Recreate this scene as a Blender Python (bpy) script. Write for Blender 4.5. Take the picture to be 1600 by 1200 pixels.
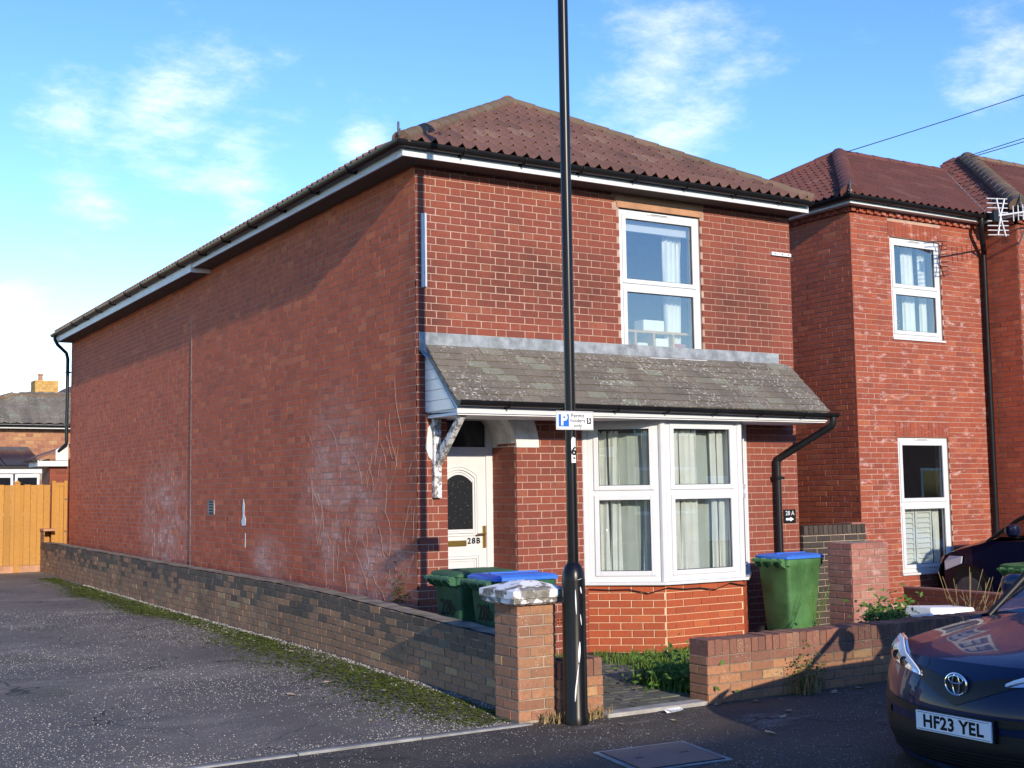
import bpy, bmesh, math, random
from mathutils import Vector, Matrix
random.seed(7)
R = math.radians
for o in list(bpy.data.objects): bpy.data.objects.remove(o)
scene = bpy.context.scene
COL = scene.collection

# ------------------------------------------------------------ camera
cd = bpy.data.cameras.new('Camera'); cam = bpy.data.objects.new('Camera', cd); COL.objects.link(cam)
CAM = Vector((-5.5588, -10.9115, 1.7123)); YAW, TILT, ROLL = 0.548099, 0.086092, -0.014608
fw = Vector((math.sin(YAW)*math.cos(TILT), math.cos(YAW)*math.cos(TILT), math.sin(TILT)))
ri = Vector((math.cos(YAW), -math.sin(YAW), 0)); up = ri.cross(fw)
r1 = math.cos(ROLL)*ri + math.sin(ROLL)*up; u1 = -math.sin(ROLL)*ri + math.cos(ROLL)*up
cam.matrix_world = Matrix(((r1.x, u1.x, -fw.x, CAM.x), (r1.y, u1.y, -fw.y, CAM.y), (r1.z, u1.z, -fw.z, CAM.z), (0, 0, 0, 1)))
cd.sensor_width = 36; cd.lens = 36*1935.1/1600; cd.clip_end = 2000; cd.clip_start = .1
scene.camera = cam

# ------------------------------------------------------------ sky, sun, exposure
SUN_EL, SUN_AZ = R(17.5), R(-7.0)         # sun stands in the -Y direction, turned a little towards -X
tosun = Vector((math.sin(SUN_AZ)*math.cos(SUN_EL), -math.cos(SUN_AZ)*math.cos(SUN_EL), math.sin(SUN_EL)))
world = bpy.data.worlds.new('World'); scene.world = world; world.use_nodes = True
wn, wl = world.node_tree.nodes, world.node_tree.links
bg = wn['Background']
sky = wn.new('ShaderNodeTexSky'); sky.sky_type = 'NISHITA'; sky.sun_disc = False
sky.sun_elevation = SUN_EL; sky.sun_rotation = math.atan2(tosun.x, tosun.y)
sky.air_density = 1.0; sky.dust_density = .0; sky.ozone_density = 3.2
tc = wn.new('ShaderNodeTexCoord')
sp = wn.new('ShaderNodeSeparateXYZ'); wl.new(tc.outputs['Generated'], sp.inputs[0])
zc = wn.new('ShaderNodeMath'); zc.operation = 'MAXIMUM'; zc.inputs[1].default_value = .02; wl.new(sp.outputs['Z'], zc.inputs[0])
za = wn.new('ShaderNodeMath'); za.operation = 'ADD'; za.inputs[1].default_value = .18; wl.new(zc.outputs[0], za.inputs[0])
cmb = wn.new('ShaderNodeCombineXYZ')
for k, c in (('X', 0), ('Y', 1)):
    d = wn.new('ShaderNodeMath'); d.operation = 'DIVIDE'; wl.new(sp.outputs[k], d.inputs[0]); wl.new(za.outputs[0], d.inputs[1]); wl.new(d.outputs[0], cmb.inputs[c])
def wnoise(scale, detail, rough, off):
    m = wn.new('ShaderNodeMapping'); m.inputs['Location'].default_value = off; wl.new(cmb.outputs[0], m.inputs[0])
    n = wn.new('ShaderNodeTexNoise'); n.inputs['Scale'].default_value = scale; n.inputs['Detail'].default_value = detail; n.inputs['Roughness'].default_value = rough
    wl.new(m.outputs[0], n.inputs['Vector']); return n.outputs['Fac']
def wmath(op, a, b):
    n = wn.new('ShaderNodeMath'); n.operation = op
    for i, v in enumerate((a, b)):
        if isinstance(v, (int, float)): n.inputs[i].default_value = v
        else: wl.new(v, n.inputs[i])
    return n.outputs[0]
def wdir(px, py):                        # direction of a place in the sky
    return (fw + (px-800)/1935.1*r1 - (py-600)/1935.1*u1).normalized()
def wblob(px, py, rad):
    v = wn.new('ShaderNodeVectorMath'); v.operation = 'DISTANCE'; wl.new(tc.outputs['Generated'], v.inputs[0]); v.inputs[1].default_value = wdir(px, py)
    m = wn.new('ShaderNodeMapRange'); m.interpolation_type = 'SMOOTHSTEP'; wl.new(v.outputs['Value'], m.inputs[0])
    m.inputs[1].default_value = 0; m.inputs[2].default_value = rad/1935.1; m.inputs[3].default_value = 1; m.inputs[4].default_value = 0
    return m.outputs[0]
broad = wnoise(.9, 3, .5, (3.1, 1.7, 0)); fine = wnoise(4.2, 10, .68, (0, 0, 0))
blobs = None
for b in ((1040, 135, 270), (1570, 100, 190), (110, 150, 150), (270, 175, 230), (130, 290, 130), (370, 250, 150), (570, 235, 80), (380, 340, 90), (20, 480, 90)):
    o_ = wblob(*b); blobs = o_ if blobs is None else wmath('MAXIMUM', blobs, o_)
cov = wmath('ADD', wmath('MULTIPLY', blobs, .22), wmath('MULTIPLY', broad, .20))
tot = wmath('ADD', cov, wmath('MULTIPLY', fine, .75))
mr = wn.new('ShaderNodeMapRange'); mr.interpolation_type = 'SMOOTHSTEP'; wl.new(tot, mr.inputs[0])
mr.inputs[1].default_value = .55; mr.inputs[2].default_value = .92; mr.inputs[3].default_value = 0; mr.inputs[4].default_value = .72
hz = wn.new('ShaderNodeHueSaturation'); hz.inputs['Hue'].default_value = .519; hz.inputs['Saturation'].default_value = 1.25; hz.inputs['Value'].default_value = .88; wl.new(sky.outputs[0], hz.inputs['Color'])
mx = wn.new('ShaderNodeMix'); mx.data_type = 'RGBA'; wl.new(mr.outputs[0], mx.inputs['Factor']); wl.new(hz.outputs[0], mx.inputs[6]); mx.inputs[7].default_value = (3.9, 4.1, 4.4, 1)
wl.new(mx.outputs[2], bg.inputs['Color']); bg.inputs['Strength'].default_value = .15
sd = bpy.data.lights.new('Sun', 'SUN'); sun = bpy.data.objects.new('Sun', sd); COL.objects.link(sun)
sd.energy = 2.0; sd.angle = R(.5); sd.color = (1, .93, .82)
sun.rotation_euler = (-tosun).to_track_quat('-Z', 'Y').to_euler(); sun.location = (6, -20, 15)
scene.view_settings.view_transform = 'Standard'; scene.view_settings.look = 'None'; scene.view_settings.exposure = 1.38; scene.view_settings.gamma = 1
scene.view_settings.use_curve_mapping = False
scene.view_settings.use_white_balance = True; scene.view_settings.white_balance_temperature = 7300; scene.view_settings.white_balance_tint = 10

# ------------------------------------------------------------ materials
MATS = {}
class NT:
    def __init__(s, name):
        s.m = bpy.data.materials.new(name); s.m.use_nodes = True; s.n = s.m.node_tree.nodes; s.l = s.m.node_tree.links
        s.b = s.n['Principled BSDF']; s.out = s.n['Material Output']; MATS[name] = s.m
        s._pos = None
    def put(s, sock, v):
        if isinstance(v, (int, float)): sock.default_value = v
        elif isinstance(v, (tuple, list, Vector)):
            sock.default_value = tuple(v) if len(v) == len(sock.default_value) else (*v, 1)
        else: s.l.new(v, sock)
    @property
    def pos(s):
        if s._pos is None: s._pos = s.n.new('ShaderNodeNewGeometry').outputs['Position']
        return s._pos
    def objc(s): return s.n.new('ShaderNodeTexCoord').outputs['Object']
    def math(s, op, a, b=0.0, clamp=False):
        n = s.n.new('ShaderNodeMath'); n.operation = op; n.use_clamp = clamp; s.put(n.inputs[0], a); s.put(n.inputs[1], b); return n.outputs[0]
    def noise(s, scale, detail=4, rough=.55, vec=None, stretch=None):
        v = s.pos if vec is None else vec
        if stretch:
            mp = s.n.new('ShaderNodeMapping'); mp.inputs['Scale'].default_value = stretch; s.l.new(v, mp.inputs[0]); v = mp.outputs[0]
        n = s.n.new('ShaderNodeTexNoise'); n.inputs['Scale'].default_value = scale; n.inputs['Detail'].default_value = detail; n.inputs['Roughness'].default_value = rough
        s.l.new(v, n.inputs['Vector']); return n.outputs['Fac']
    def voro(s, scale, feature='F1'):
        n = s.n.new('ShaderNodeTexVoronoi'); n.feature = feature; n.inputs['Scale'].default_value = scale; s.l.new(s.pos, n.inputs['Vector']); return n
    def ramp(s, f, lo, hi, a=0.0, b=1.0, smooth=True):
        n = s.n.new('ShaderNodeMapRange'); n.interpolation_type = 'SMOOTHSTEP' if smooth else 'LINEAR'; s.put(n.inputs[0], f)
        n.inputs[1].default_value = lo; n.inputs[2].default_value = hi; n.inputs[3].default_value = a; n.inputs[4].default_value = b; return n.outputs[0]
    def mix(s, f, a, b, mode='MIX'):
        n = s.n.new('ShaderNodeMix'); n.data_type = 'RGBA'; n.blend_type = mode; s.put(n.inputs['Factor'], f); s.put(n.inputs[6], a); s.put(n.inputs[7], b); return n.outputs[2]
    def xyz(s):
        n = s.n.new('ShaderNodeSeparateXYZ'); s.l.new(s.pos, n.inputs[0]); return n.outputs
    def blob(s, c, r):
        a = s.n.new('ShaderNodeVectorMath'); a.operation = 'SUBTRACT'; s.l.new(s.pos, a.inputs[0]); a.inputs[1].default_value = c
        d = s.n.new('ShaderNodeVectorMath'); d.operation = 'DIVIDE'; s.l.new(a.outputs[0], d.inputs[0]); d.inputs[1].default_value = r
        le = s.n.new('ShaderNodeVectorMath'); le.operation = 'LENGTH'; s.l.new(d.outputs[0], le.inputs[0])
        return s.ramp(le.outputs['Value'], .25, 1, 1, 0)
    def bump(s, h, strength=.3, dist=.01):
        n = s.n.new('ShaderNodeBump'); n.inputs['Strength'].default_value = strength; n.inputs['Distance'].default_value = dist; s.l.new(h, n.inputs['Height']); s.l.new(n.outputs[0], s.b.inputs['Normal'])
    def done(s, col, rough=.8, spec=.3, metal=0.0):
        s.put(s.b.inputs['Base Color'], col); s.put(s.b.inputs['Roughness'], rough); s.b.inputs['Specular IOR Level'].default_value = spec; s.b.inputs['Metallic'].default_value = metal
        return s.m

def plain(name, col, rough=.6, spec=.4, metal=0.0, var=.12, scale=6.0, bump=0.0):
    t = NT(name); n = t.noise(scale, 5, .6)
    f = t.ramp(n, .25, .75, 1-var, 1+var)
    cc = t.n.new('ShaderNodeCombineColor')
    for i in range(3): t.l.new(f, cc.inputs[i])
    mixn = t.mix(1.0, col, cc.outputs[0], 'MULTIPLY')
    if bump: t.bump(t.noise(scale*12, 4), bump, .004)
    return t.done(mixn, rough, spec, metal)

def brick(name, ca, cb, cdark, island=False, soot=.35, bloom=None, dark=None, moss=None, speck=0.0, white=.0, lich=0.0):
    """brick face; one tone per brick, then soot, lime bloom, moss as stains of their own"""
    t = NT(name)
    rnd = t.n.new('ShaderNodeNewGeometry').outputs['Random Per Island'] if island else t.n.new('ShaderNodeObjectInfo').outputs['Random']
    c = t.mix(rnd, ca, cb)
    r2 = t.math('FRACT', t.math('MULTIPLY', rnd, 17.31))
    c = t.mix(t.ramp(r2, .80, 1.0, 0, .5), c, cdark)
    c = t.mix(t.ramp(t.math('FRACT', t.math('MULTIPLY', rnd, 43.7)), .90, .96, 0, .6), c, (min(1, ca[0]*1.25), min(1, ca[1]*1.6), min(1, ca[2]*1.5)))
    c = t.mix(t.ramp(t.noise(28, 6, .72), .40, .72, 0, .55), c, cdark)
    c = t.mix(t.ramp(t.noise(75, 3, .6), .62, .74, 0, .35), c, (min(1, ca[0]*1.5), min(1, ca[1]*2.2), min(1, ca[2]*2.4)))
    c = t.mix(t.ramp(t.noise(1.3, 5, .6), .48, .72, 0, soot), c, (cdark[0]*.62, cdark[1]*.72, cdark[2]*.8))
    if dark:  # front soot, plus a lamp post shadow painted at the house corner
        f = None
        for cc_, rr in dark:
            o = t.blob(cc_, rr); f = o if f is None else t.math('MAXIMUM', f, o)
        f = t.math('MULTIPLY', f, t.ramp(t.noise(3.1, 5), .25, .62, .1, .6)); c = t.mix(f, c, (cdark[0]*.5, cdark[1]*.6, cdark[2]*.65))
    if white: c = t.mix(t.ramp(t.noise(4.2, 6, .7, stretch=(1, 1, 2.2)), .53, .72, 0, white), c, (.62, .42, .38))
    if bloom:
        f = None
        for cc_, rr in bloom:
            o = t.blob(cc_, rr); f = o if f is None else t.math('MAXIMUM', f, o)
        rb = t.math('ADD', .45, t.math('MULTIPLY', t.math('FRACT', t.math('MULTIPLY', rnd, 7.77)), .75)); st = t.math('MULTIPLY', rb, t.math('MULTIPLY', t.ramp(t.noise(3.2, 6, .65, stretch=(1, .45, 1)), .30, .62), t.ramp(t.noise(26, 5, .75, stretch=(1, .5, 1)), .30, .66, .25, 1))); f = t.math('MULTIPLY', f, st)
        c = t.mix(t.math('MULTIPLY', f, .85), c, (.66, .45, .38))
    if moss:
        z = t.xyz()['Z']; f = t.math('MULTIPLY', t.ramp(t.noise(3, 5), .35, .6), moss); c = t.mix(f, c, (.10, .10, .055))
    if speck:
        v = t.voro(55); f = t.math('MULTIPLY', t.ramp(v.outputs['Distance'], .12, .22, 1, 0), t.ramp(t.noise(5, 4), .5, .62)); c = t.mix(t.math('MULTIPLY', f, speck), c, (.6, .56, .48))
    if lich: c = t.mix(t.math('MULTIPLY', t.ramp(t.noise(34, 3, .6), .58, .64), t.math('MULTIPLY', t.ramp(t.noise(2.5, 3), .4, .6), lich)), c, (.55, .54, .48))
    t.bump(t.noise(60, 4, .7), .35, .004)
    return t.done(c, .86, .25)

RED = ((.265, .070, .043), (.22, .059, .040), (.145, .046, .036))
bloomside = [((0, 1.9, 1.7), (.6, 1.5, 1.5)), ((0, 1.0, .85), (.6, 1.2, .7)), ((0, 4.1, .85), (.6, .9, .5)), ((0, 8.9, 1.3), (.6, 1.9, 1.3))]
darkmain = [((0, 0, 3.6), (.5, .5, 1.4)), ((0, 0, 2.0), (.04, .45, 2.2)), ((1.6, 0, 3.9), (1.7, .4, .55)), ((4.2, 0, 3.7), (.9, .4, .7)), ((4.6, 0, .45), (.4, .4, .5))]  # corner blobs paint the lamp post's shadow; upper front ones are soot
for isl in (0, 1):
    sfx = '_mass' if isl else ''
    brick('brick_house'+sfx, *RED, island=isl, soot=.30, bloom=bloomside, dark=darkmain)
    brick('brick_side_lifted'+sfx, (.56, .130, .060), (.47, .108, .052), (.30, .08, .048), island=isl, soot=.22, bloom=bloomside, dark=[((0, 0, 3.4), (.5, .5, 1.6)), ((0, 0, 1.6), (.5, .40, 1.8))], white=.16)  # lightened in place of fill light; dark blobs paint the post's shadow
    brick('brick_new'+sfx, (.40, .088, .036), (.35, .074, .032), (.25, .06, .034), island=isl, soot=.08)
    brick('brick_neigh'+sfx, (.35, .083, .045), (.28, .068, .042), (.19, .052, .038), island=isl, soot=.12, white=.8)
    brick('brick_wall'+sfx, (.40, .215, .12), (.32, .165, .10), (.16, .09, .06), island=isl, soot=.45, moss=.22, speck=.5)
    brick('brick_front'+sfx, (.43, .205, .105), (.35, .165, .09), (.19, .085, .055), island=isl, soot=.4, speck=.9)
    brick('brick_cope'+sfx, (.28, .12, .08), (.22, .10, .07), (.12, .065, .05), island=isl, soot=.5, speck=1.0)
    brick('brick_pillar'+sfx, (.44, .21, .12), (.35, .155, .10), (.18, .09, .06), island=isl, soot=.4, moss=.22, speck=.9)
    brick('brick_pale'+sfx, (.40, .17, .13), (.33, .13, .10), (.2, .09, .07), island=isl, soot=.3, white=.6)
    brick('brick_dark'+sfx, (.085, .06, .05), (.06, .048, .042), (.035, .03, .028), island=isl, soot=.5)
    brick('brick_algae'+sfx, (.16, .105, .078), (.12, .085, .065), (.07, .055, .045), island=isl, soot=.6, moss=.2, speck=.4)
    brick('brick_hung'+sfx, (.42, .20, .10), (.30, .12, .075), (.22, .08, .06), island=isl, soot=.15)
    brick('roof_tile'+sfx, (.23, .115, .088), (.19, .095, .074), (.11, .064, .054), island=isl, soot=.45)
    brick('roof_tile_red'+sfx, (.165, .058, .048), (.13, .05, .042), (.09, .042, .036), island=isl, soot=.3)
    brick('slate'+sfx, (.19, .16, .125), (.155, .13, .105), (.10, .086, .07), island=isl, soot=.4, speck=1.0, lich=.8)
    brick('paver'+sfx, (.16, .15, .125), (.12, .115, .095), (.07, .07, .06), island=isl, soot=.5, moss=.4)
    brick('timber'+sfx, (.50, .25, .065), (.43, .21, .055), (.32, .155, .045), island=isl, soot=.12)
    brick('ridge'+sfx, (.21, .12, .085), (.17, .10, .072), (.11, .075, .055), island=isl, soot=.45, moss=.4, speck=.4)
plain('mortar', (.42, .28, .22), .95, .1, var=.22, scale=5)
plain('mortar_dark', (.22, .18, .14), .95, .1, var=.4, scale=5)
plain('mortar_mid', (.34, .27, .21), .95, .1, var=.3, scale=5)
plain('mortar_new', (.66, .46, .30), .95, .1, var=.15)
plain('upvc', (.62, .63, .64), .32, .5, var=.03)
plain('upvc_old', (.74, .75, .76), .5, .4, var=.10, scale=3)
plain('black_plastic', (.010, .010, .012), .38, .3, var=.2)
plain('black_paint', (.006, .006, .008), .30, .28, var=.2)
plain('lead', (.24, .265, .285), .55, .4, var=.38, scale=9)
plain('stone_lintel', (.42, .22, .13), .85, .2, var=.18)
plain('render_white', (.66, .64, .60), .8, .2, var=.2, scale=9)
plain('cement', (.33, .31, .28), .9, .2, var=.3)
plain('brass', (.45, .30, .08), .3, .5, metal=.85, var=.1)
plain('dark_glass', (.012, .014, .018), .08, .6, var=.1)
plain('rubber', (.015, .015, .016), .75, .3)
plain('curtain', (.86, .88, .83), .9, .1, var=.06)
plain('net', (.52, .57, .53), .9, .1, var=.05)
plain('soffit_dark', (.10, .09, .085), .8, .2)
plain('stem_pale', (.52, .32, .26), .9, .1)
plain('cream_render', (.78, .73, .65), .9, .2, var=.06)
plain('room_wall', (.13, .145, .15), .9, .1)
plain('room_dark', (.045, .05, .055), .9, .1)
plain('shutter', (.84, .87, .82), .6, .3, var=.03)
plain('bin_green_shaded', (.030, .100, .052), .55, .3, var=.35, scale=4)  # bin green with shade put into the colour
plain('bin_green_lit', (.065, .17, .06), .55, .3, var=.3, scale=4)  # the same bin green, with sunlight put into the colour
plain('bin_blue', (.035, .17, .62), .45, .4, var=.12)
plain('sign_white', (.80, .80, .80), .45, .4, var=.03)
plain('sign_blue', (.01, .13, .55), .45, .4, var=.03)
plain('ink', (.008, .008, .008), .6, .2)
plain('plate_white', (.78, .79, .82), .35, .4, var=.02)
plain('chrome', (.75, .76, .78), .12, .6, metal=1.0, var=.05)
plain('grille_black', (.006, .006, .007), .45, .4)
plain('aerial_metal', (.72, .72, .72), .4, .5, metal=.3)
plain('iron', (.10, .098, .105), .6, .4, metal=.2, var=.25, scale=10, bump=.3)
plain('kerb_stone', (.26, .26, .25), .9, .2, var=.3, bump=.4)
plain('weed', (.075, .15, .025), .7, .2, var=.35, scale=9)
plain('grass', (.10, .17, .03), .7, .2, var=.35, scale=7)
plain('dry_grass', (.30, .22, .11), .85, .1, var=.3)
plain('moss', (.085, .105, .02), .95, .1, var=.45, scale=6)
plain('leaf_dry', (.42, .32, .20), .8, .2, var=.3)
plain('grit', (.34, .32, .285), .9, .2, var=.5, scale=30)
plain('paper', (.78, .78, .76), .8, .2)
plain('picket', (.10, .085, .055), .9, .1, var=.35)
plain('solar', (.012, .02, .045), .15, .6)
plain('buff_brick', (.50, .30, .11), .9, .1, var=.25, scale=9)
plain('grey_tile', (.13, .125, .12), .9, .2, var=.3, scale=9)
plain('cable', (.012, .012, .013), .6, .3)
plain('opp_brick', (.25, .12, .08), .9, .2, var=.2)
plain('paint_chip', (.72, .74, .76), .6, .3)
t = NT('glass'); 
tr = t.n.new('ShaderNodeBsdfTransparent'); gl = t.n.new('ShaderNodeBsdfGlossy'); gl.inputs['Roughness'].default_value = .015; tr.inputs['Color'].default_value = (.95, .97, .965, 1)
fr = t.n.new('ShaderNodeLayerWeight'); fr.inputs['Blend'].default_value = .5
mxs = t.n.new('ShaderNodeMixShader'); t.l.new(t.ramp(t.math('POWER', fr.outputs['Facing'], 5.0), 0, 1, .18, 1, False), mxs.inputs[0]); t.l.new(tr.outputs[0], mxs.inputs[1]); t.l.new(gl.outputs[0], mxs.inputs[2]); t.l.new(mxs.outputs[0], t.out.inputs['Surface'])
t = NT('lamp_glass')
tr = t.n.new('ShaderNodeBsdfTransparent'); gl = t.n.new('ShaderNodeBsdfGlossy'); gl.inputs['Roughness'].default_value = .05
fr = t.n.new('ShaderNodeLayerWeight'); fr.inputs['Blend'].default_value = .5
mxs = t.n.new('ShaderNodeMixShader'); t.l.new(t.ramp(t.math('POWER', fr.outputs['Facing'], 5.0), 0, 1, .06, 1, False), mxs.inputs[0]); t.l.new(tr.outputs[0], mxs.inputs[1]); t.l.new(gl.outputs[0], mxs.inputs[2]); t.l.new(mxs.outputs[0], t.out.inputs['Surface'])
for nm, c in (('car_paint', (.005, .017, .055)), ('car_paint_navy', (.005, .008, .03))):
    t = NT(nm); t.done(c, .35, .08, .0); t.b.inputs['Coat Weight'].default_value = .45; t.b.inputs['Coat Roughness'].default_value = .03
t = NT('obscure_glass'); v = t.voro(38); t.done(t.mix(t.ramp(v.outputs['Distance'], .05, .2, 1, 0), (.016, .018, .02), (.20, .21, .20)), .2, .5)
t = NT('peeling'); f = t.ramp(t.noise(16, 6, .7), .46, .52); t.done(t.mix(f, (.22, .20, .18), (.72, .71, .69)), .7, .3); t.bump(f, .4, .004)
t = NT('peeling_cap'); f = t.ramp(t.noise(9, 5, .6), .47, .53); t.done(t.mix(f, t.mix(t.ramp(t.noise(20, 4), .4, .6), (.17, .155, .13), (.28, .26, .23)), (.74, .74, .76)), .85, .2); t.bump(f, .5, .004)
# tarmac kinds
def tarmac(name, base, speck, sc, patch=(.5, .62), pale=(.16, .16, .165)):
    t = NT(name)
    c = t.mix(t.ramp(t.noise(.8, 5, .6), .35, .7), (base[0]*.75, base[1]*.75, base[2]*.8), (base[0]*1.3, base[1]*1.3, base[2]*1.25))
    c = t.mix(t.ramp(t.noise(.45, 6, .65, stretch=(1, 2.2, 1)), patch[0], patch[1], 0, .75), c, pale)
    c = t.mix(t.ramp(t.noise(90, 3, .7), .3, .75, 0, .5), c, (base[0]*2, base[1]*2, base[2]*2))
    v = t.voro(sc); n = t.ramp(t.noise(2.2, 4), .35, .65, .15, 1)
    rs = t.n.new('ShaderNodeSeparateColor'); t.l.new(v.outputs['Color'], rs.inputs[0])
    f = t.math('MULTIPLY', t.math('MULTIPLY', t.ramp(v.outputs['Distance'], .2, .34, 1, 0), t.ramp(rs.outputs[0], .62, .72)), n)
    c = t.mix(t.math('MULTIPLY', f, speck), c, (.55, .55, .54))
    wob = t.n.new('ShaderNodeVectorMath'); wob.operation = 'SCALE'; nz = t.n.new('ShaderNodeTexNoise'); nz.inputs['Scale'].default_value = 2.5; t.l.new(t.pos, nz.inputs['Vector']); t.l.new(nz.outputs['Color'], wob.inputs[0]); wob.inputs['Scale'].default_value = .5
    ad = t.n.new('ShaderNodeVectorMath'); ad.operation = 'ADD'; t.l.new(t.pos, ad.inputs[0]); t.l.new(wob.outputs[0], ad.inputs[1])
    ve = t.n.new('ShaderNodeTexVoronoi'); ve.feature = 'DISTANCE_TO_EDGE'; ve.inputs['Scale'].default_value = .55; t.l.new(ad.outputs[0], ve.inputs['Vector'])
    ck = t.math('MULTIPLY', t.ramp(ve.outputs['Distance'], .002, .008, 1, 0), t.ramp(t.noise(.6, 3), .45, .55)); c = t.mix(t.math('MULTIPLY', ck, .8), c, (.012, .012, .011))
    c = t.mix(t.ramp(t.noise(1.6, 3, .5), .62, .70, 0, .45), c, (base[0]*.45, base[1]*.45, base[2]*.45))
    gm = t.math('MULTIPLY', t.ramp(t.noise(.7, 5), .56, .72), .55)
    c = t.mix(gm, c, (.055, .065, .03))
    t.bump(t.math('ADD', t.noise(70, 4, .7), t.math('MULTIPLY', f, .6)), .6, .008)
    return t.done(c, .82, .35)
tarmac('tarmac_alley', (.115, .096, .078), 1.0, 60, (.48, .66), (.24, .20, .16))
tarmac('tarmac_path', (.060, .048, .036), .8, 60, (.58, .66), (.20, .165, .13))
tarmac('tarmac_road', (.045, .045, .048), .3, 40)
t = NT('soil'); t.done(t.mix(t.noise(6, 6), (.05, .042, .03), (.11, .095, .07)), .95, .1); t.bump(t.noise(25, 5), .6, .02)
t = NT('ground_far'); t.done(t.mix(t.noise(.3, 5), (.06, .07, .04), (.10, .10, .07)), .95, .1)
t = NT('checker_iron'); ck = t.n.new('ShaderNodeTexChecker'); ck.inputs['Scale'].default_value = 40; t.l.new(t.pos, ck.inputs[0]); t.done(t.mix(t.noise(9, 5), (.07, .068, .072), (.12, .115, .115)), .6, .4); t.bump(ck.outputs['Fac'], .35, .004)

# ------------------------------------------------------------ helpers
LOC = {}                                  # world place of every empty
class MB:
    def __init__(s, M=None): s.v = []; s.f = []; s.M = M
    def add(s, vs, fs):
        o = len(s.v)
        s.v += [s.M @ Vector(p) if s.M else Vector(p) for p in vs]; s.f += [tuple(i+o for i in q) for q in fs]; return s
    def box(s, x0, x1, y0, y1, z0, z1, skip=()):
        fs = {'b': (0, 3, 2, 1), 't': (4, 5, 6, 7), 'f': (0, 1, 5, 4), 'r': (1, 2, 6, 5), 'k': (2, 3, 7, 6), 'l': (3, 0, 4, 7)}
        return s.add([(x0, y0, z0), (x1, y0, z0), (x1, y1, z0), (x0, y1, z0), (x0, y0, z1), (x1, y0, z1), (x1, y1, z1), (x0, y1, z1)], [q for k, q in fs.items() if k not in skip])
    def prism(s, poly, vec):               # polygon pushed along a vector
        n = len(poly); v = Vector(vec); a = [Vector(p) for p in poly]
        return s.add(a+[p+v for p in a], [tuple(range(n))[::-1], tuple(range(n, 2*n))]+[(i, (i+1) % n, n+(i+1) % n, n+i) for i in range(n)])
    def tube(s, path, r, seg=10, cap=True, close=False):
        P = [Vector(p) for p in path]; rs = r if isinstance(r, (list, tuple)) else [r]*len(P); vs = []
        T = [(P[min(i+1, len(P)-1)]-P[max(i-1, 0)]).normalized() for i in range(len(P))]
        n = T[0].orthogonal().normalized()
        for i, p in enumerate(P):
            n = (n-T[i]*n.dot(T[i])).normalized(); b = T[i].cross(n)
            vs += [p+rs[i]*(math.cos(a)*n+math.sin(a)*b) for a in (2*math.pi*k/seg for k in range(seg))]
        fs = [(i*seg+k, i*seg+(k+1) % seg, (i+1)*seg+(k+1) % seg, (i+1)*seg+k) for i in range(len(P)-1) for k in range(seg)]
        if cap: fs += [tuple(range(seg))[::-1], tuple(range((len(P)-1)*seg, len(P)*seg))]
        return s.add(vs, fs)
    def lathe(s, prof, c, seg=20):         # (radius, z) about a vertical axis
        c = Vector(c); vs = [c+Vector((r*math.cos(2*math.pi*k/seg), r*math.sin(2*math.pi*k/seg), z)) for r, z in prof for k in range(seg)]
        fs = [(i*seg+k, i*seg+(k+1) % seg, (i+1)*seg+(k+1) % seg, (i+1)*seg+k) for i in range(len(prof)-1) for k in range(seg)]
        fs += [tuple(range(seg))[::-1], tuple(range((len(prof)-1)*seg, len(prof)*seg))]
        return s.add(vs, fs)
    def grid(s, rows):                     # rows of points, equal length
        n = len(rows[0]); vs = [p for r in rows for p in r]
        return s.add(vs, [(i*n+k, i*n+k+1, (i+1)*n+k+1, (i+1)*n+k) for i in range(len(rows)-1) for k in range(n-1)])
    def mesh(s, name, mat, bevel=0, smooth=False, clips=None):
        me = bpy.data.meshes.new(name); me.from_pydata([tuple(p) for p in s.v], [], s.f); me.materials.append(MATS[mat])
        if bevel or clips or True:
            bm = bmesh.new(); bm.from_mesh(me)
            for co, no in (clips or ()):
                bmesh.ops.bisect_plane(bm, geom=bm.verts[:]+bm.edges[:]+bm.faces[:], plane_co=co, plane_no=no, clear_outer=True)
            if bevel: bmesh.ops.bevel(bm, geom=[e for e in bm.edges if len(e.link_faces) == 2 and e.calc_face_angle(0) > .5], offset=bevel, segments=2, affect='EDGES', profile=.6)
            bm.normal_update(); bm.to_mesh(me); bm.free()
        if smooth:
            me.polygons.foreach_set('use_smooth', [True]*len(me.polygons))
            try: me.set_sharp_from_angle(angle=R(38))
            except Exception: pass
        return me
    def build(s, name, mat, parent=None, bevel=0, smooth=False, clips=None, **kw):
        return link(name, s.mesh(name, mat, bevel, smooth, clips), parent, **kw)
def link(name, me, parent=None, loc=(0, 0, 0), **kw):
    o = bpy.data.objects.new(name, me); COL.objects.link(o); o.location = loc
    if parent is not None:
        o.parent = parent
        if parent in LOC: o.matrix_parent_inverse = Matrix.Translation(-LOC[parent])
    for k, v in kw.items(): o[k] = v
    return o
def thing(name, label, cat, loc=(0, 0, 0), group=None):
    o = bpy.data.objects.new(name, None); COL.objects.link(o); o.location = loc; o.empty_display_size = .1; LOC[o] = Vector(loc)
    o['label'] = label; o['category'] = cat
    if group: o['group'] = group
    return o
def tag(o, label, cat, group=None):
    o['label'] = label; o['category'] = cat
    if group: o['group'] = group
    return o
def frame(o, xdir, zrot=None):             # local frame: x along the wall, y into the wall, z up
    x = Vector(xdir).normalized(); z = Vector((0, 0, 1)); y = z.cross(x)
    return Matrix(((x.x, y.x, z.x, o[0]), (x.y, y.y, z.y, o[1]), (x.z, y.z, z.z, o[2]), (0, 0, 0, 1)))
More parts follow.
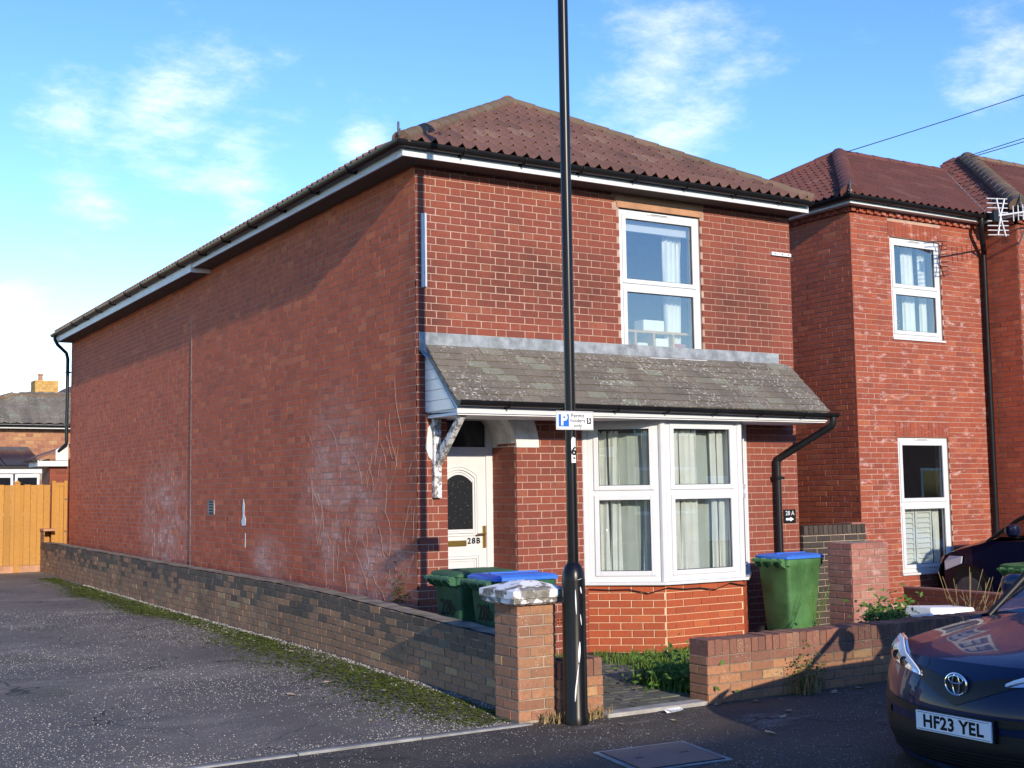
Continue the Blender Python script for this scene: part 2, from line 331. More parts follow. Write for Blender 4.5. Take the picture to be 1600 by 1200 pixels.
def words(name, s, size, M, mat, parent, bold=.0, spacing=1.0, align='CENTER'):
    cu = bpy.data.curves.new(name, 'FONT'); cu.body = s; cu.size = size; cu.align_x = align; cu.align_y = 'CENTER'; cu.offset = bold; cu.space_character = spacing; cu.resolution_u = 3
    tmp = bpy.data.objects.new(name, cu); me = bpy.data.meshes.new_from_object(tmp); bpy.data.objects.remove(tmp); bpy.data.curves.remove(cu)
    me.transform(M); me.materials.clear(); me.materials.append(MATS[mat]); return link(name, me, parent)
def textframe(o, xdir, updir=(0, 0, 1)):   # text plane facing the reader
    x = Vector(xdir).normalized(); y = Vector(updir).normalized(); z = x.cross(y)
    return Matrix(((x.x, y.x, z.x, o[0]), (x.y, y.y, z.y, o[1]), (x.z, y.z, z.z, o[2]), (0, 0, 0, 1)))
def shown(p, n, w, h):                     # how large a brick face shows from the street
    d = p-CAM; L = d.length
    if d.dot(fw) <= 0: return 0
    return max(0, -(d/L).dot(n))*w*h/(L*L)

# ------------------------------------------------------------ bricklaying
BR = {}                                   # one shared mesh per brick size
def cut(u0, u1, z0, z1, holes):
    segs = [(u0, u1)]
    for a, b, c, d in holes:
        if min(z1, d)-max(z0, c) > .3*(z1-z0):
            ns = []
            for p, q in segs:
                if a > p: ns.append((p, min(q, a)))
                if b < q: ns.append((max(p, b), q))
            segs = ns
    return [(p, q) for p, q in segs if q-p > .03]
def course(u0, u1, k, bond):
    J = .009; S = .2235; H = .1065; u = u0; out = []
    if bond == 'flemish':
        seq = [S, H] if k % 2 == 0 else [H, .046, S, H]
        i = 0
        pat = [S, H] if k % 2 == 0 else [S, H]
        lead = [] if k % 2 == 0 else [H, .046]
        while u < u1-.02:
            w = lead[i] if i < len(lead) else pat[(i-len(lead)) % 2]
            out.append((u, min(u+w, u1))); u += w+J; i += 1
    elif bond == 'stretcher':
        w = S if k % 2 == 0 else H
        while u < u1-.02:
            out.append((u, min(u+w, u1))); u += w+J; w = S
    else:
        rr = random.Random(k*7+int(u0*10))
        w = S if k % 2 == 0 else H
        while u < u1-.02:
            out.append((u, min(u+w, u1))); u += w+J
            w = H if rr.random() < (.12 if bond == 'side' else .55) else S
    return out
class Bricks:
    """gathers the bricks of one thing; the ones that show largest become parts, the rest one mass"""
    def __init__(s): s.b = []
    def wall(s, M, u0, u1, ztop, n, parent, mat, bond, holes=(), ch=.075, zoff=None, proud=.004, zmin=-9, depth=.05, keep=True):
        for k in range(n):
            z1 = ztop-k*ch-.0045; z0 = z1-ch+.009
            for a, b in course(u0, u1, k, bond):
                for p, q in cut(a, b, z0, z1, holes):
                    dz = zoff((p+q)/2) if zoff else 0
                    if z0+dz < zmin: continue
                    s.b.append((M, p, q, z0+dz, z1+dz, parent, mat, proud+random.uniform(-.0012, .0015), depth, keep))
    def one(s, M, p, q, z0, z1, parent, mat, proud=.004, depth=.05): s.b.append((M, p, q, z0, z1, parent, mat, proud, depth, True))
    def finish(s, root, name='brick', limit=300):
        sc = []
        for i, (M, p, q, z0, z1, par, mat, pr, dp, keep) in enumerate(s.b):
            n = -(M.to_3x3() @ Vector((0, 1, 0))); c = M @ Vector(((p+q)/2, 0, (z0+z1)/2))
            sc.append((shown(c, n, q-p, z1-z0) if keep else -1, i))
        big = set(i for _, i in sorted(sc, reverse=True)[:limit]) if len(s.b) > limit else set(range(len(s.b)))
        rest = {}
        for i, (M, p, q, z0, z1, par, mat, pr, dp, keep) in enumerate(s.b):
            if i in big:
                w, h = round(q-p, 2), round(z1-z0, 3); key = (w, h, mat, round(dp, 2), tuple(round(c, 3) for r in M.to_3x3() for c in r))
                if key not in BR:
                    m = MB(M.to_3x3().to_4x4()); e = .003
                    m.add([(0, dp, 0), (w, dp, 0), (w, dp, h), (0, dp, h), (0, e, 0), (w, e, 0), (w, e, h), (0, e, h), (e, 0, e), (w-e, 0, e), (w-e, 0, h-e), (e, 0, h-e)],
                          [(8, 9, 10, 11), (4, 5, 9, 8), (5, 6, 10, 9), (6, 7, 11, 10), (7, 4, 8, 11), (0, 1, 5, 4), (1, 2, 6, 5), (2, 3, 7, 6), (3, 0, 4, 7)])
                    BR[key] = m.mesh(name, mat)
                link(name, BR[key], par, loc=M @ Vector((p, -pr, z0)))
            else: rest.setdefault(mat, []).append(i)
        if rest:
            vs, fs, mats, mi = [], [], list(rest), []
            for mk, ids in rest.items():
                for i in ids:
                    M, p, q, z0, z1, par, mat, pr, dp, keep = s.b[i]; o = len(vs)
                    vs += [tuple(M @ Vector(c)) for c in ((p, .01, z0), (q, .01, z0), (q, .01, z1), (p, .01, z1), (p, -pr, z0), (q, -pr, z0), (q, -pr, z1), (p, -pr, z1))]
                    fs += [tuple(o+a for a in f) for f in ((4, 5, 6, 7), (0, 1, 5, 4), (1, 2, 6, 5), (2, 3, 7, 6), (3, 0, 4, 7))]; mi += [mats.index(mk)]*5
            me = bpy.data.meshes.new(name+'s'); me.from_pydata(vs, [], fs)
            for mk in mats: me.materials.append(MATS[mk+'_mass'])
            me.polygons.foreach_set('material_index', mi); me.update()
            link(name+'s', me, root, kind='stuff')

# ------------------------------------------------------------ roofs
def rollshape(x): return (.5-.5*math.cos(2*math.pi*x))**1.3
def tile_mesh(O, E, U, N, i, j, tw, g, amp, nroll, clips, mat, name, shift=0, thick=.02):
    m = MB(); n = 4*nroll+1; rows = []
    for v, lift in ((0, thick), (g+.04, 0.002)):
        rows.append([O+E*(i*tw+shift+tw*k/(n-1))+U*(j*g+v)+N*(lift*(.3+.7*rollshape(nroll*k/(n-1)))+amp*rollshape(nroll*k/(n-1))) for k in range(n)])
    m.grid(rows)
    m.grid([[p-N*.011 for p in rows[0]], rows[0]])
    me = None
    pts = rows[0]+rows[1]; need = []
    for co, no in clips:
        d = [(p-co).dot(no) for p in pts]
        if min(d) > 0: return None
        if max(d) > 0: need.append((co, no))
    return m, need
def slope(O, E, U, width, length, tw, g, amp, nroll, clips, mat, root, parts=True, name='roof_tile', shift=0, mass=None, thick=.02):
    E, U = Vector(E).normalized(), Vector(U).normalized(); N = E.cross(U).normalized(); O = Vector(O)
    allv, allf = mass if mass is not None else ([], [])
    for j in range(int(length/g+.999)):
        for i in range(-1, int(width/tw+1.999)):
            r = tile_mesh(O, E, U, N, i, j, tw, g, amp, nroll, clips, mat, name, shift, thick)
            if r is None: continue
            m, need = r
            m.v = [p+N*random.uniform(-.003, .003) for p in m.v] if 0 else m.v
            if parts: m.build(name, mat, root, clips=need, smooth=False)
            else:
                if need: continue
                o = len(allv); allv += [tuple(p) for p in m.v]; allf += [tuple(a+o for a in f) for f in m.f]
def ridge_run(A, B, r, ln, mat, root, name='ridge_tile'):
    A, B = Vector(A), Vector(B); d = (B-A); L = d.length; d.normalize(); n = max(1, int(L/ln+.5)); st = L/n
    side = d.cross(Vector((0, 0, 1))).normalized(); upv = side.cross(d)
    for k in range(n):
        m = MB(); rows = []
        for t, rr in ((0, r*1.06), (st*.08, r*1.06), (st+.03, r*.94)):
            c = A+d*(k*st+t); rows.append([c+side*(rr*math.cos(a))+upv*(rr*math.sin(a)*.85) for a in (-.45+(math.pi+.9)*q/8 for q in range(9))])
        m.grid(rows); m.add([A+d*(k*st)]+rows[0], [(0, q+1, q+2) for q in range(8)])
        m.build(name, mat, root, smooth=True)
def gutter(pts, r, root, name='gutter', z=None):
    m = MB(); P = [Vector(p) for p in pts]; rows = []
    for i, p in enumerate(P):
        a = (P[i]-P[i-1]).normalized() if i else (P[1]-P[0]).normalized(); b = (P[i+1]-P[i]).normalized() if i < len(P)-1 else a
        t = (a+b).normalized(); s_ = t.cross(Vector((0, 0, 1))).normalized()/max(.5, t.dot(a))
        prof = [(r*math.cos(x), r*math.sin(x)) for x in (math.pi+math.pi*q/8 for q in range(9))]+[(r*.85*math.cos(x), r*.85*math.sin(x)) for x in (2*math.pi-math.pi*q/8 for q in range(9))]
        rows.append([p+s_*c+Vector((0, 0, d)) for c, d in prof+prof[:1]])
    m.grid(rows)
    for rw, fl in ((rows[0], 1), (rows[-1], 0)): m.add(rw[:9], [tuple(range(9)) if fl else tuple(range(9))[::-1]])
    return m.build(name, 'black_plastic', root, smooth=True)
def brackets(pts, root, n, r, wall):
    for k in range(n):
        p = Vector(pts[0]).lerp(Vector(pts[1]), (k+.5)/n); d = (Vector(pts[1])-Vector(pts[0])).normalized(); w = Vector(wall)
        m = MB(frame(p, d))
        m.tube([(0, r*math.cos(a)*1.12, r*math.sin(a)*1.12) for a in (math.pi+math.pi*q/8 for q in range(9))], .008, 6)
        m.box(-.02, .02, r*.7, r*1.25, -r*1.2, 0)
        m.build('gutter_bracket', 'black_plastic', root)

# ------------------------------------------------------------ windows
def sash_window(root, M, w, h, split, name='window', fw_=.07, sash=.05, curtain=None, shutters=None, vent=True, deep=.07, openers=(True, True)):
    """upvc window of two lights one above the other, in the frame M (x right, y in, z up)"""
    fr = MB(M); fr.box(0, fw_, 0, deep, 0, h).box(w-fw_, w, 0, deep, 0, h).box(fw_, w-fw_, .001, deep, 0, fw_).box(fw_, w-fw_, .001, deep, h-fw_, h).box(fw_, w-fw_, .001, deep, split-fw_*.5, split+fw_*.5)
    win = fr.build(name, 'upvc', root, bevel=.004)
    for z0, z1 in ((fw_, split-fw_*.5), (split+fw_*.5, h-fw_)):
        s_ = MB(M); a = -.014; x0, x1 = fw_-.012, w-fw_+.012; y0, y1 = z0-.012, z1+.012
        s_.box(x0, x0+sash, a, .05, y0, y1).box(x1-sash, x1, a, .05, y0, y1).box(x0+sash, x1-sash, a+.001, .05, y0, y0+sash).box(x0+sash, x1-sash, a+.001, .05, y1-sash, y1)
        s_.build('sash', 'upvc', win, bevel=.005)
        g = MB(M); g.box(x0+sash-.004, x1-sash+.004, .012, .018, y0+sash-.004, y1-sash+.004); g.build('pane', 'glass', win)
        k = MB(M); k0, k1, j0, j1 = x0+sash, x1-sash, y0+sash, y1-sash
        k.box(k0-.003, k0+.006, .004, .012, j0, j1).box(k1-.006, k1+.003, .004, .012, j0, j1).box(k0+.006, k1-.006, .004, .012, j0-.003, j0+.006).box(k0+.006, k1-.006, .004, .012, j1-.006, j1+.003)
        k.build('glazing_seal', 'rubber', win)
    if vent:
        MB(M).box(w*.36, w*.64, -.010, .004, h-fw_*.62, h-fw_*.30).build('trickle_vent', 'upvc', win, bevel=.003)
        MB(M).box(w*.40, w*.60, -.013, -.0101, h-fw_*.50, h-fw_*.42).build('vent_slot', 'rubber', win)
    return win
def drape(M, x0, x1, z0, z1, y, amp=.03, waves=6, mat='curtain', root=None, name='curtain', taper=0):
    m = MB(M); rows = []
    for iz in range(9):
        t = iz/8; n = waves*8+1
        rows.append([(x0+(x1-x0)*(k/(n-1))*(1-taper*(1-t))+.012*math.sin(k*.9+t*3), y+amp*math.sin(2*math.pi*waves*k/(n-1)+.5*math.sin(3*t))*(1-.25*t)+.006*math.sin(k*2.3), z0+(z1-z0)*t) for k in range(n)])
    m.grid(rows); return m.build(name, mat, root, smooth=True)
def room(M, x0, x1, z0, z1, y0, y1, root, mat='room_wall'):
    m = MB(M); a = [(x0, y0, z0), (x1, y0, z0), (x1, y0, z1), (x0, y0, z1), (x0, y1, z0), (x1, y1, z0), (x1, y1, z1), (x0, y1, z1)]
    m.add(a, [(4, 5, 6, 7), (0, 1, 5, 4), (3, 7, 6, 2), (0, 4, 7, 3), (1, 2, 6, 5)]); return m.build('room', mat, root)
def blades(m, c, n, h, spread, wid=.006, lean=.5):
    for _ in range(n):
        a = random.uniform(0, 6.283); r = spread*math.sqrt(random.random()); b = Vector(c)+Vector((r*math.cos(a), r*math.sin(a), 0)); hh = h*random.uniform(.4, 1)
        t = random.uniform(0, 6.283); dx = Vector((math.cos(t), math.sin(t), 0)); le = hh*lean*random.uniform(.2, 1); sd_ = Vector((-dx.y, dx.x, 0))*wid*random.uniform(.6, 1.3)
        m.add([b-sd_, b+sd_, b+dx*le*.4+Vector((0, 0, hh*.6))+sd_*.7, b+dx*le*.4+Vector((0, 0, hh*.6))-sd_*.7, b+dx*le+Vector((0, 0, hh))], [(0, 1, 2, 3), (3, 2, 4)])
def leaves(m, c, n, spread, size):
    for _ in range(n):
        p = Vector(c)+Vector((random.gauss(0, spread[0]), random.gauss(0, spread[1]), abs(random.gauss(0, spread[2])))); a = Vector((random.gauss(0, 1), random.gauss(0, 1), random.gauss(0, .6))).normalized(); b = a.orthogonal().normalized()
        s_ = size*random.uniform(.5, 1.3); m.add([p-a*s_, p+b*s_*.45, p+a*s_, p-b*s_*.45], [(0, 1, 2, 3)])

# ------------------------------------------------------------ the setting
def gz(y):                                 # the alley climbs a little away from the street
    pts = [(-50, 0), (-3, 0), (1, .095), (6, .12), (16, .2), (60, .2)]
    for (a, b), (c, d) in zip(pts, pts[1:]):
        if a <= y <= c: return b+(d-b)*(y-a)/(c-a)
    return pts[-1][1]
struct = lambda name, m, mat, **k: m.build(name, mat, kind='structure', **k)
struct('ground', MB().add([(-400, -400, -.16), (400, -400, -.16), (400, 400, -.16), (-400, 400, -.16)], [(0, 1, 2, 3)]), 'ground_far')
m = MB(); ys = [-3.02+.5*k for k in range(56)]
m.grid([[(x, y, gz(y)+.012*math.sin(x*1.3+y*.7)*(abs(x+.5) > .3)) for x in (-14, -9, -6, -4.5, -3.5, -2.8, -2.2, -1.7, -1.3, -1, -.75, -.5, -.3, .02)] for y in ys])
struct('alley', m, 'tarmac_alley', smooth=True)
m = MB(); m.grid([[(x, y, -.002+.006*math.sin(x*.9+1)*math.sin(y*2)-.10*min(1, max(0, (-4.95-y)/.65))) for x in [-20+.8*k for k in range(51)]] for y in [-5.64+.18*k for k in range(15)]+[-3.03]])
struct('pavement', m, 'tarmac_path', smooth=True)
struct('road', MB().add([(-60, -10.4, -.115), (60, -10.4, -.115), (60, -5.64, -.115), (-60, -5.64, -.115)], [(0, 1, 2, 3)]), 'tarmac_road')
struct('far_pavement', MB().box(-60, 60, -12.6, -10.4, -.158, 0), 'tarmac_path')
kb = thing('kerb', 'row of worn grey kerb stones along the road edge', 'kerb', (0, -5.7, -.1)); kb['kind'] = 'structure'; del kb['category']
for k in range(22): MB().box(-8+k*.915, -8+k*.915+.907, -5.78, -5.645, -.16, -.098).build('kerb_stone', 'kerb_stone', kb, bevel=.012)
ed = thing('edging_kerb', 'thin pale edging line between alley and pavement', 'edging', (-2, -3.04, 0)); ed['kind'] = 'structure'; del ed['category']
for k in range(12): MB().box(-.62-(k+1)*.915, -.62-k*.915-.008, -3.065, -3.015, -.05, .012+.004*math.sin(k*2.1)).build('edging_stone', 'kerb_stone', ed, bevel=.006)
struct('front_garden', MB().grid([[(x, y, .004+.012*math.sin(x*3)*math.sin(y*2.7)) for x in [-.5+.25*k for k in range(26)]] for y in [-3.03+.2*k for k in range(19)]]), 'soil', smooth=True)
pv = thing('paved_path', 'mossy grey block paving between the gate walls', 'path', (.5, -2, 0)); pv['kind'] = 'structure'; del pv['category']
for j in range(27):
    for i in range(9):
        x0 = -.05+i*.205+(.1 if j % 2 else 0); y0 = -3.0+j*.105
        if x0 > 1.75 or (x0 > 1.25 and y0 < -2.7): continue
        z = random.uniform(-.004, .004)
        MB().box(x0, x0+.197, y0, y0+.098, -.03, .022+z, skip='b').build('paver', 'paver', pv)
st = MB().box(-.02, .98, -3.16, -3.02, -.03, .028).build('doorstep_slab', 'cement', None, bevel=.012, kind='structure')

# ------------------------------------------------------------ the red brick house
W = 5.08; ZT = 4.95; YE = 15.95; YJ = 7.47
house = thing('brick_house', 'red brick house with tiled hip roof, bay window and long flank wall', 'house', (2.5, 4, 0))
FR = frame((0, 0, 0), (1, 0, 0)); SD = frame((0, 0, 0), (0, -1, 0))
m = MB()
for a, b, c, d in ((0, .33, 0, 5.05), (.33, 1.142, 2.50, 5.05), (1.142, 2.02, 0, 5.05), (2.02, 2.52, 2.46, 5.05), (2.52, 3.68, 2.46, 3.17), (2.52, 3.68, 4.83, 5.05), (3.68, W, 2.46, 5.05), (4.23, W, 0, 2.46)):
    m.box(a, b, 0, .25, c, d)
fwall = m.build('front_wall', 'mortar', house)
m = MB().box(.001, .25, .251, YJ, 0, 5.05); swall = m.build('side_wall', 'mortar', house)
rwall = MB().box(.022, .25, YJ+.001, YE, 0, 4.97).build('rear_side_wall', 'mortar', house)
MB().box(.25, W, YE-.25, YE, 0, 4.95).build('back_wall', 'opp_brick', house); MB().box(W-.25, W-.001, .251, YE-.25, 0, 5.05).build('party_wall', 'opp_brick', house)
MB().box(-.004, .016, YJ-.024, YJ+.004, .5, 4.42).build('joint_strip', 'mortar', house)
B = Bricks()
holes = [(2.52, 3.68, 3.17, 4.83), (2.46, 3.74, 4.83, 5.1), (.33, 1.142, 0, 2.52), (2.02, 4.23, 0, 2.47)]
B.wall(FR, 0, W, ZT+.075, 67, fwall, 'brick_house', 'flemish', holes, zmin=.0)
B.wall(SD, -YJ+.02, 0, ZT+.075, 67, swall, 'brick_side_lifted', 'side', zmin=.3, proud=.0022)
RS = frame((.022, 0, 0), (0, -1, 0))
B.wall(RS, -YE, -YJ-.008, ZT-.01, 64, rwall, 'brick_side_lifted', 'rear', zmin=.3, proud=.0022)
# porch reveals
RV = frame((1.142, 0, 0), (0, -1, 0))
prv = MB().box(1.142, 1.25, .25, .56, 0, 2.6).box(.2, .33, .25, .56, 0, 2.6).box(.33, 1.142, .25, .56, 2.50, 2.6).build('porch_reveal', 'mortar', house)
B.wall(RV, -.49, -.008, ZT+.075, 67, prv, 'brick_house', 'stretcher', zmin=0, holes=[(-9, 9, 2.5, 9)])
# canted bay plinth
A_, B_, C_, D_ = Vector((2.0, 0, 0)), Vector((2.66, -.5, 0)), Vector((3.73, -.5, 0)), Vector((4.25, 0, 0))
m = MB()
m.prism([A_+Vector((.02, .2, 0)), A_+Vector((.01, 0, 0)), B_+Vector((.003, .005, 0)), C_+Vector((-.003, .005, 0)), D_+Vector((-.01, 0, 0)), D_+Vector((-.02, .2, 0))], (0, 0, .70))
bayw = m.build('bay_plinth', 'mortar_new', house)
for P0, P1, k0 in ((A_, B_, 0), (B_, C_, 1), (C_, D_, 0)):
    L = (P1-P0).length; Mf = frame(P0, P1-P0); B.wall(Mf, .006, L-.006, .70, 9, bayw, 'brick_new', 'stretcher', zmin=-.02, ch=.0775, proud=.004)
B.finish(house)
# eaves
OV = .28
fas = MB().box(-OV, 5.119, -OV, -OV+.02, 4.985, 5.12).build('fascia', 'upvc', house)
fas2 = MB().box(-OV, -OV+.02, -OV+.021, YJ-.9, 4.985, 5.12).build('fascia', 'upvc', house)
MB().box(-OV-.012, -OV+.001, YJ-.9, YE+.02, 4.935, 5.11).build('fascia', 'upvc_old', house)
MB().box(-OV-.02, .022, YJ-.92, YJ-.901, 4.925, 5.0).build('fascia_return', 'upvc_old', house)
MB().box(-OV+.021, 5.09, -OV+.021, .0, 4.987, 4.998).build('soffit', 'soffit_dark', house)
MB().box(-OV+.021, .0, .001, YJ-.92, 4.987, 4.998).box(-OV+.0011, .021, YJ-.90, YE, 4.940, 4.95).build('soffit', 'soffit_dark', house)
MB().box(5.12, 5.14, -OV, 8, 4.985, 5.12).build('fascia', 'upvc', house); MB().box(W, 5.119, .001, 8, 4.987, 4.998).build('soffit', 'soffit_dark', house)
gy = -OV-.062
gutter([(5.12, gy, 5.105), (gy, gy, 5.115), (gy, YE+.1, 5.105)], .058, house)
brackets([(0, gy, 5.11), (5.0, gy, 5.11)], house, 7, .058, (0, 1, 0)); brackets([(gy, 14.5, 5.105), (gy, .3, 5.112)], house, 14, .058, (1, 0, 0))
# rear downpipe
m = MB().tube([(gy, YE-.12, 5.06), (gy, YE-.12, 4.98), (gy+.06, YE-.1, 4.88), (-.09, YE-.03, 4.72), (-.06, YE-.03, 4.6), (-.06, YE-.03, 2.95), (-.06, YE-.03, 2.82), (-.20, YE+.1, 2.66)], .036, 10); m.build('downpipe', 'black_plastic', house, smooth=True)
for z in (4.3, 3.2): MB().box(-.10, .0, YE-.08, YE+.02, z, z+.03).build('pipe_clip', 'black_plastic', house)
# main hip roof
AP = Vector((2.40, 2.10, 6.57)); EV = 5.10; xL, xR, yF = -.36, 5.15, -.38
FL, FRr = Vector((xL, yF, EV)), Vector((xR, yF, EV)); BK = Vector((2.40, YE-2.2, 6.57))
m = MB().add([FL, FRr, AP, BK, Vector((xL, YE+.1, EV)), Vector((xR, YE+.1, EV))], [(0, 1, 2), (0, 2, 3, 4), (1, 5, 3, 2), (4, 3, 5)])
m.v = [p-Vector((0, 0, .02)) for p in m.v]; m.build('roof_deck', 'mortar_dark', house)
Uf = (AP-Vector((AP.x, yF, EV))); Ul = (Vector((AP.x, 6, AP.z))-Vector((xL, 6, EV)))
def hipclip(a, b, keep):                  # vertical plane through a hip, dropping the far side
    d = (b-a); n = Vector((d.y, -d.x, 0)).normalized()
    return (a, -n if (keep-a).dot(n) > 0 else n)
mid = Vector((2.4, 0, 0))
slope(FL, (1, 0, 0), Uf, xR-xL, Uf.length, .302, .312, .042, 2, [hipclip(FL, AP, mid), hipclip(FRr, AP, mid)], 'roof_tile', house, thick=.032)
mass = ([], [])
slope(Vector((xL, YE+.1, EV)), (0, -1, 0), Ul, YE+.1-yF, Ul.length, .302, .312, .042, 2, [hipclip(FL, AP, Vector((0, 6, 0))), hipclip(Vector((xL, YE+.1, EV)), BK, Vector((0, 6, 0)))], 'roof_tile', house, parts=False, mass=mass)
me = bpy.data.meshes.new('roof_tiles'); me.from_pydata(mass[0], [], mass[1]); me.materials.append(MATS['roof_tile_mass']); link('roof_tiles', me, house, kind='stuff')
ridge_run(FL+Vector((.03, .03, .02)), AP+Vector((0, 0, .02)), .092, .33, 'ridge', house); ridge_run(FRr+Vector((-.02, .02, .02)), AP+Vector((0, 0, .01)), .095, .33, 'ridge', house); ridge_run(AP+Vector((0, 0, .02)), BK, .105, .4, 'ridge', house)
MB().box(FL.x-.005, FL.x+.012, FL.y+.02, FL.y+.04, EV+.05, EV+.19).tube([(FL.x, FL.y+.03, EV+.06), (FL.x-.02, FL.y-.03, EV+.04), (FL.x-.02, FL.y-.05, EV+.10)], .009, 6).build('hip_iron', 'iron', house)
# upper window
MB().prism([(2.50, -.012, 4.83), (3.70, -.012, 4.83), (3.745, -.012, 4.986), (2.455, -.012, 4.986)], (0, .2, 0)).build('lintel', 'stone_lintel', house, bevel=.006)
UW = frame((2.52, .03, 3.17), (1, 0, 0))
win = sash_window(house, UW, 1.16, 1.66, .80)
MB(UW).box(-.02, 1.18, -.075, .0, -.035, -.002).build('sill', 'upvc', win, bevel=.006)
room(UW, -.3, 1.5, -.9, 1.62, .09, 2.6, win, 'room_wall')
drape(UW, .80, 1.08, -.2, 1.60, .22, .03, 4, root=win, taper=.25)
MB(UW).box(.04, 1.12, .10, .14, 1.44, 1.60).build('blind_cassette', 'upvc', win)
sh = MB(UW).box(.06, 1.10, .12, .42, .30, .325).box(.06, 1.10, .12, .42, .06, .08).box(.30, .325, .12, .42, .08, .30).box(.56, .585, .12, .42, .08, .30).box(.84, .865, .12, .42, .08, .30).build('shelf', 'timber', win)
for x0, w_, h_, mt in ((.10, .16, .13, 'plain_red'), (.36, .15, .11, 'paper'), (.62, .18, .17, 'curtain'), (.89, .17, .12, 'plain_red'), (.45, .3, .13, 'curtain'), (.75, .2, .08, 'paper')):
    if mt == 'plain_red': mt = 'brick_new'
    z0 = .082 if h_ != .13 or x0 < .3 else .327
    MB(UW).box(x0, x0+w_, .15, .34, z0, z0+h_).build('folded_cloth', mt, win, bevel=.02)
# front canopy: flashing, slates, cheek, fascia, gutter
cn = []
CX0, CX1 = .10, 4.93
cdeck = MB().prism([(CX0, -.015, 3.11), (CX0, -.64, 2.545), (CX0, -.64, 2.47), (CX0, -.60, 2.47), (CX0, -.015, 2.49)], (CX1-CX0, 0, 0)).build('canopy', 'upvc_old', house)
Uc = Vector((0, .64-.02, .575)); ce = Vector((CX0-.03, -.68, 2.565)); rows = 8; gg = (Uc.length+.02)/rows
for j in range(rows):
    nx = 20; tw = (CX1+.03-CX0+.03)/nx
    for i in range(-1, nx):
        a = max(0, i*tw+(tw*.5 if j % 2 else 0)); b = min(CX1-CX0+.06, (i+1)*tw+(tw*.5 if j % 2 else 0))
        if b-a < .03: continue
        un = Uc.normalized(); nn = Vector((1, 0, 0)).cross(un); o = ce+un*(j*gg)+nn*(.016+random.uniform(-.002, .003))
        m = MB(); x = Vector((1, 0, 0)); q = [o+x*(a+.0015), o+x*(b-.0015), o+x*(b-.0015)+un*(gg+.03)-nn*.013, o+x*(a+.0015)+un*(gg+.03)-nn*.013]
        m.add(q+[p-nn*.018 for p in q], [(0, 1, 2, 3), (4, 5, 1, 0), (4, 0, 3, 7), (1, 5, 6, 2)]); m.build('slate', 'slate', cdeck)
m = MB()
zf = 3.30
prof = [(-.014, zf), (-.014, 3.125), (-.16, 2.995+.03)]
seg = 24; rows_ = []
for y, z in prof: rows_.append([(.02+(4.83-.02)*k/seg, y-.004*math.sin(k*2.7), z+(.006*math.sin(k*1.9) if z < 3.2 else .002*math.sin(k))) for k in range(seg+1)])
m.grid(rows_); m.grid([[Vector(p)+Vector((0, .012, 0)) for p in rows_[0]], rows_[0]]); m.build('lead_flashing', 'lead', cdeck)
MB().add([(.02, -.016, 3.30), (.02, -.016, 3.12), (.10, -.1, 3.06), (.10, -.05, 3.14)], [(0, 1, 2, 3)]).build('flashing_end', 'lead', cdeck)
for k in range(6):                          # cheek boards on the end of the canopy
    z0, z1 = 2.50+k*.105, 2.50+(k+1)*.105-.005
    y0 = lambda z: -.60+(z-2.50)*(.60/.60)
    if y0(z1) > -.03: z1 = min(z1, 3.04)
    MB().prism([(CX0-.003-.006*(k % 2)*0, -.012, z0), (CX0-.003, y0(z0)-.02, z0), (CX0-.003, min(y0(z1)-.02, -.02), z1), (CX0-.003, -.012, z1)], (-.012, 0, 0)).build('cheek_board', 'upvc', cdeck)
MB().prism([(CX0-.02, -.68, 2.56), (CX0-.02, -.04, 3.135), (CX0-.02, -.01, 3.10), (CX0-.02, -.66, 2.525)], (.03, 0, 0)).build('verge', 'cement', cdeck)
MB().box(CX0-.01, CX1+.01, -.66, -.642, 2.455, 2.56).build('canopy_fascia', 'upvc', cdeck)
MB().box(CX0+.005, CX1, -.639, -.02, 2.44, 2.468).build('canopy_soffit', 'upvc_old', cdeck)
gutter([(CX1+.10, -.715, 2.545), (CX0-.03, -.715, 2.575)], .055, cdeck); brackets([(CX0+.2, -.715, 2.57), (CX1-.1, -.715, 2.55)], cdeck, 7, .055, (0, 1, 0))
m = MB().tube([(CX1+.04, -.715, 2.50), (CX1+.04, -.715, 2.435), (CX1+.03, -.70, 2.40), (4.72, -.09, 2.05), (4.70, -.07, 2.01), (4.70, -.07, 1.95), (4.70, -.07, .05)], .041, 12); m.build('downpipe', 'black_plastic', house, smooth=True)
for z in (1.80, .6): MB().box(4.64, 4.76, -.118, .0, z, z+.035).build('pipe_clip', 'black_plastic', house)
# timber bracket
MB().box(.155, .235, -.065, -.006, 1.655, 2.50).build('bracket_post', 'peeling', house, bevel=.006)
MB().prism([(.165, -.066, 1.95), (.165, -.066, 2.08), (.165, -.52, 2.44), (.165, -.60, 2.44)], (.06, 0, 0)).build('bracket_brace', 'peeling', house, bevel=.004)
# plaster arch round the porch
def ring(x0, x1, a0, a1, r0, r1, cx, cz, ydep, name, mat):
    m = MB(); n = 14; rows = []
    pts = [(cx+r*math.cos(a), cz+r*math.sin(a)) for r, a in []]
    fr_, bk = [], []
    for k in range(n+1):
        a = a0+(a1-a0)*k/n; fr_.append([(cx+r0*math.cos(a), ydep[0], cz+r0*math.sin(a)), (cx+r1*math.cos(a), ydep[0], cz+r1*math.sin(a))]); bk.append((cx+r0*math.cos(a), ydep[1], cz+r0*math.sin(a)))
    m.grid([[f[0] for f in fr_], [f[1] for f in fr_]]); m.grid([bk, [f[0] for f in fr_]]); m.grid([[f[1] for f in fr_], [(f[1][0], .0, f[1][2]) for f in fr_]])
    m.add([fr_[0][0], fr_[0][1], (fr_[0][1][0], .25, fr_[0][1][2]), (fr_[0][0][0], .25, fr_[0][0][2])], [(0, 1, 2, 3)])
    return m.build(name, mat, house)
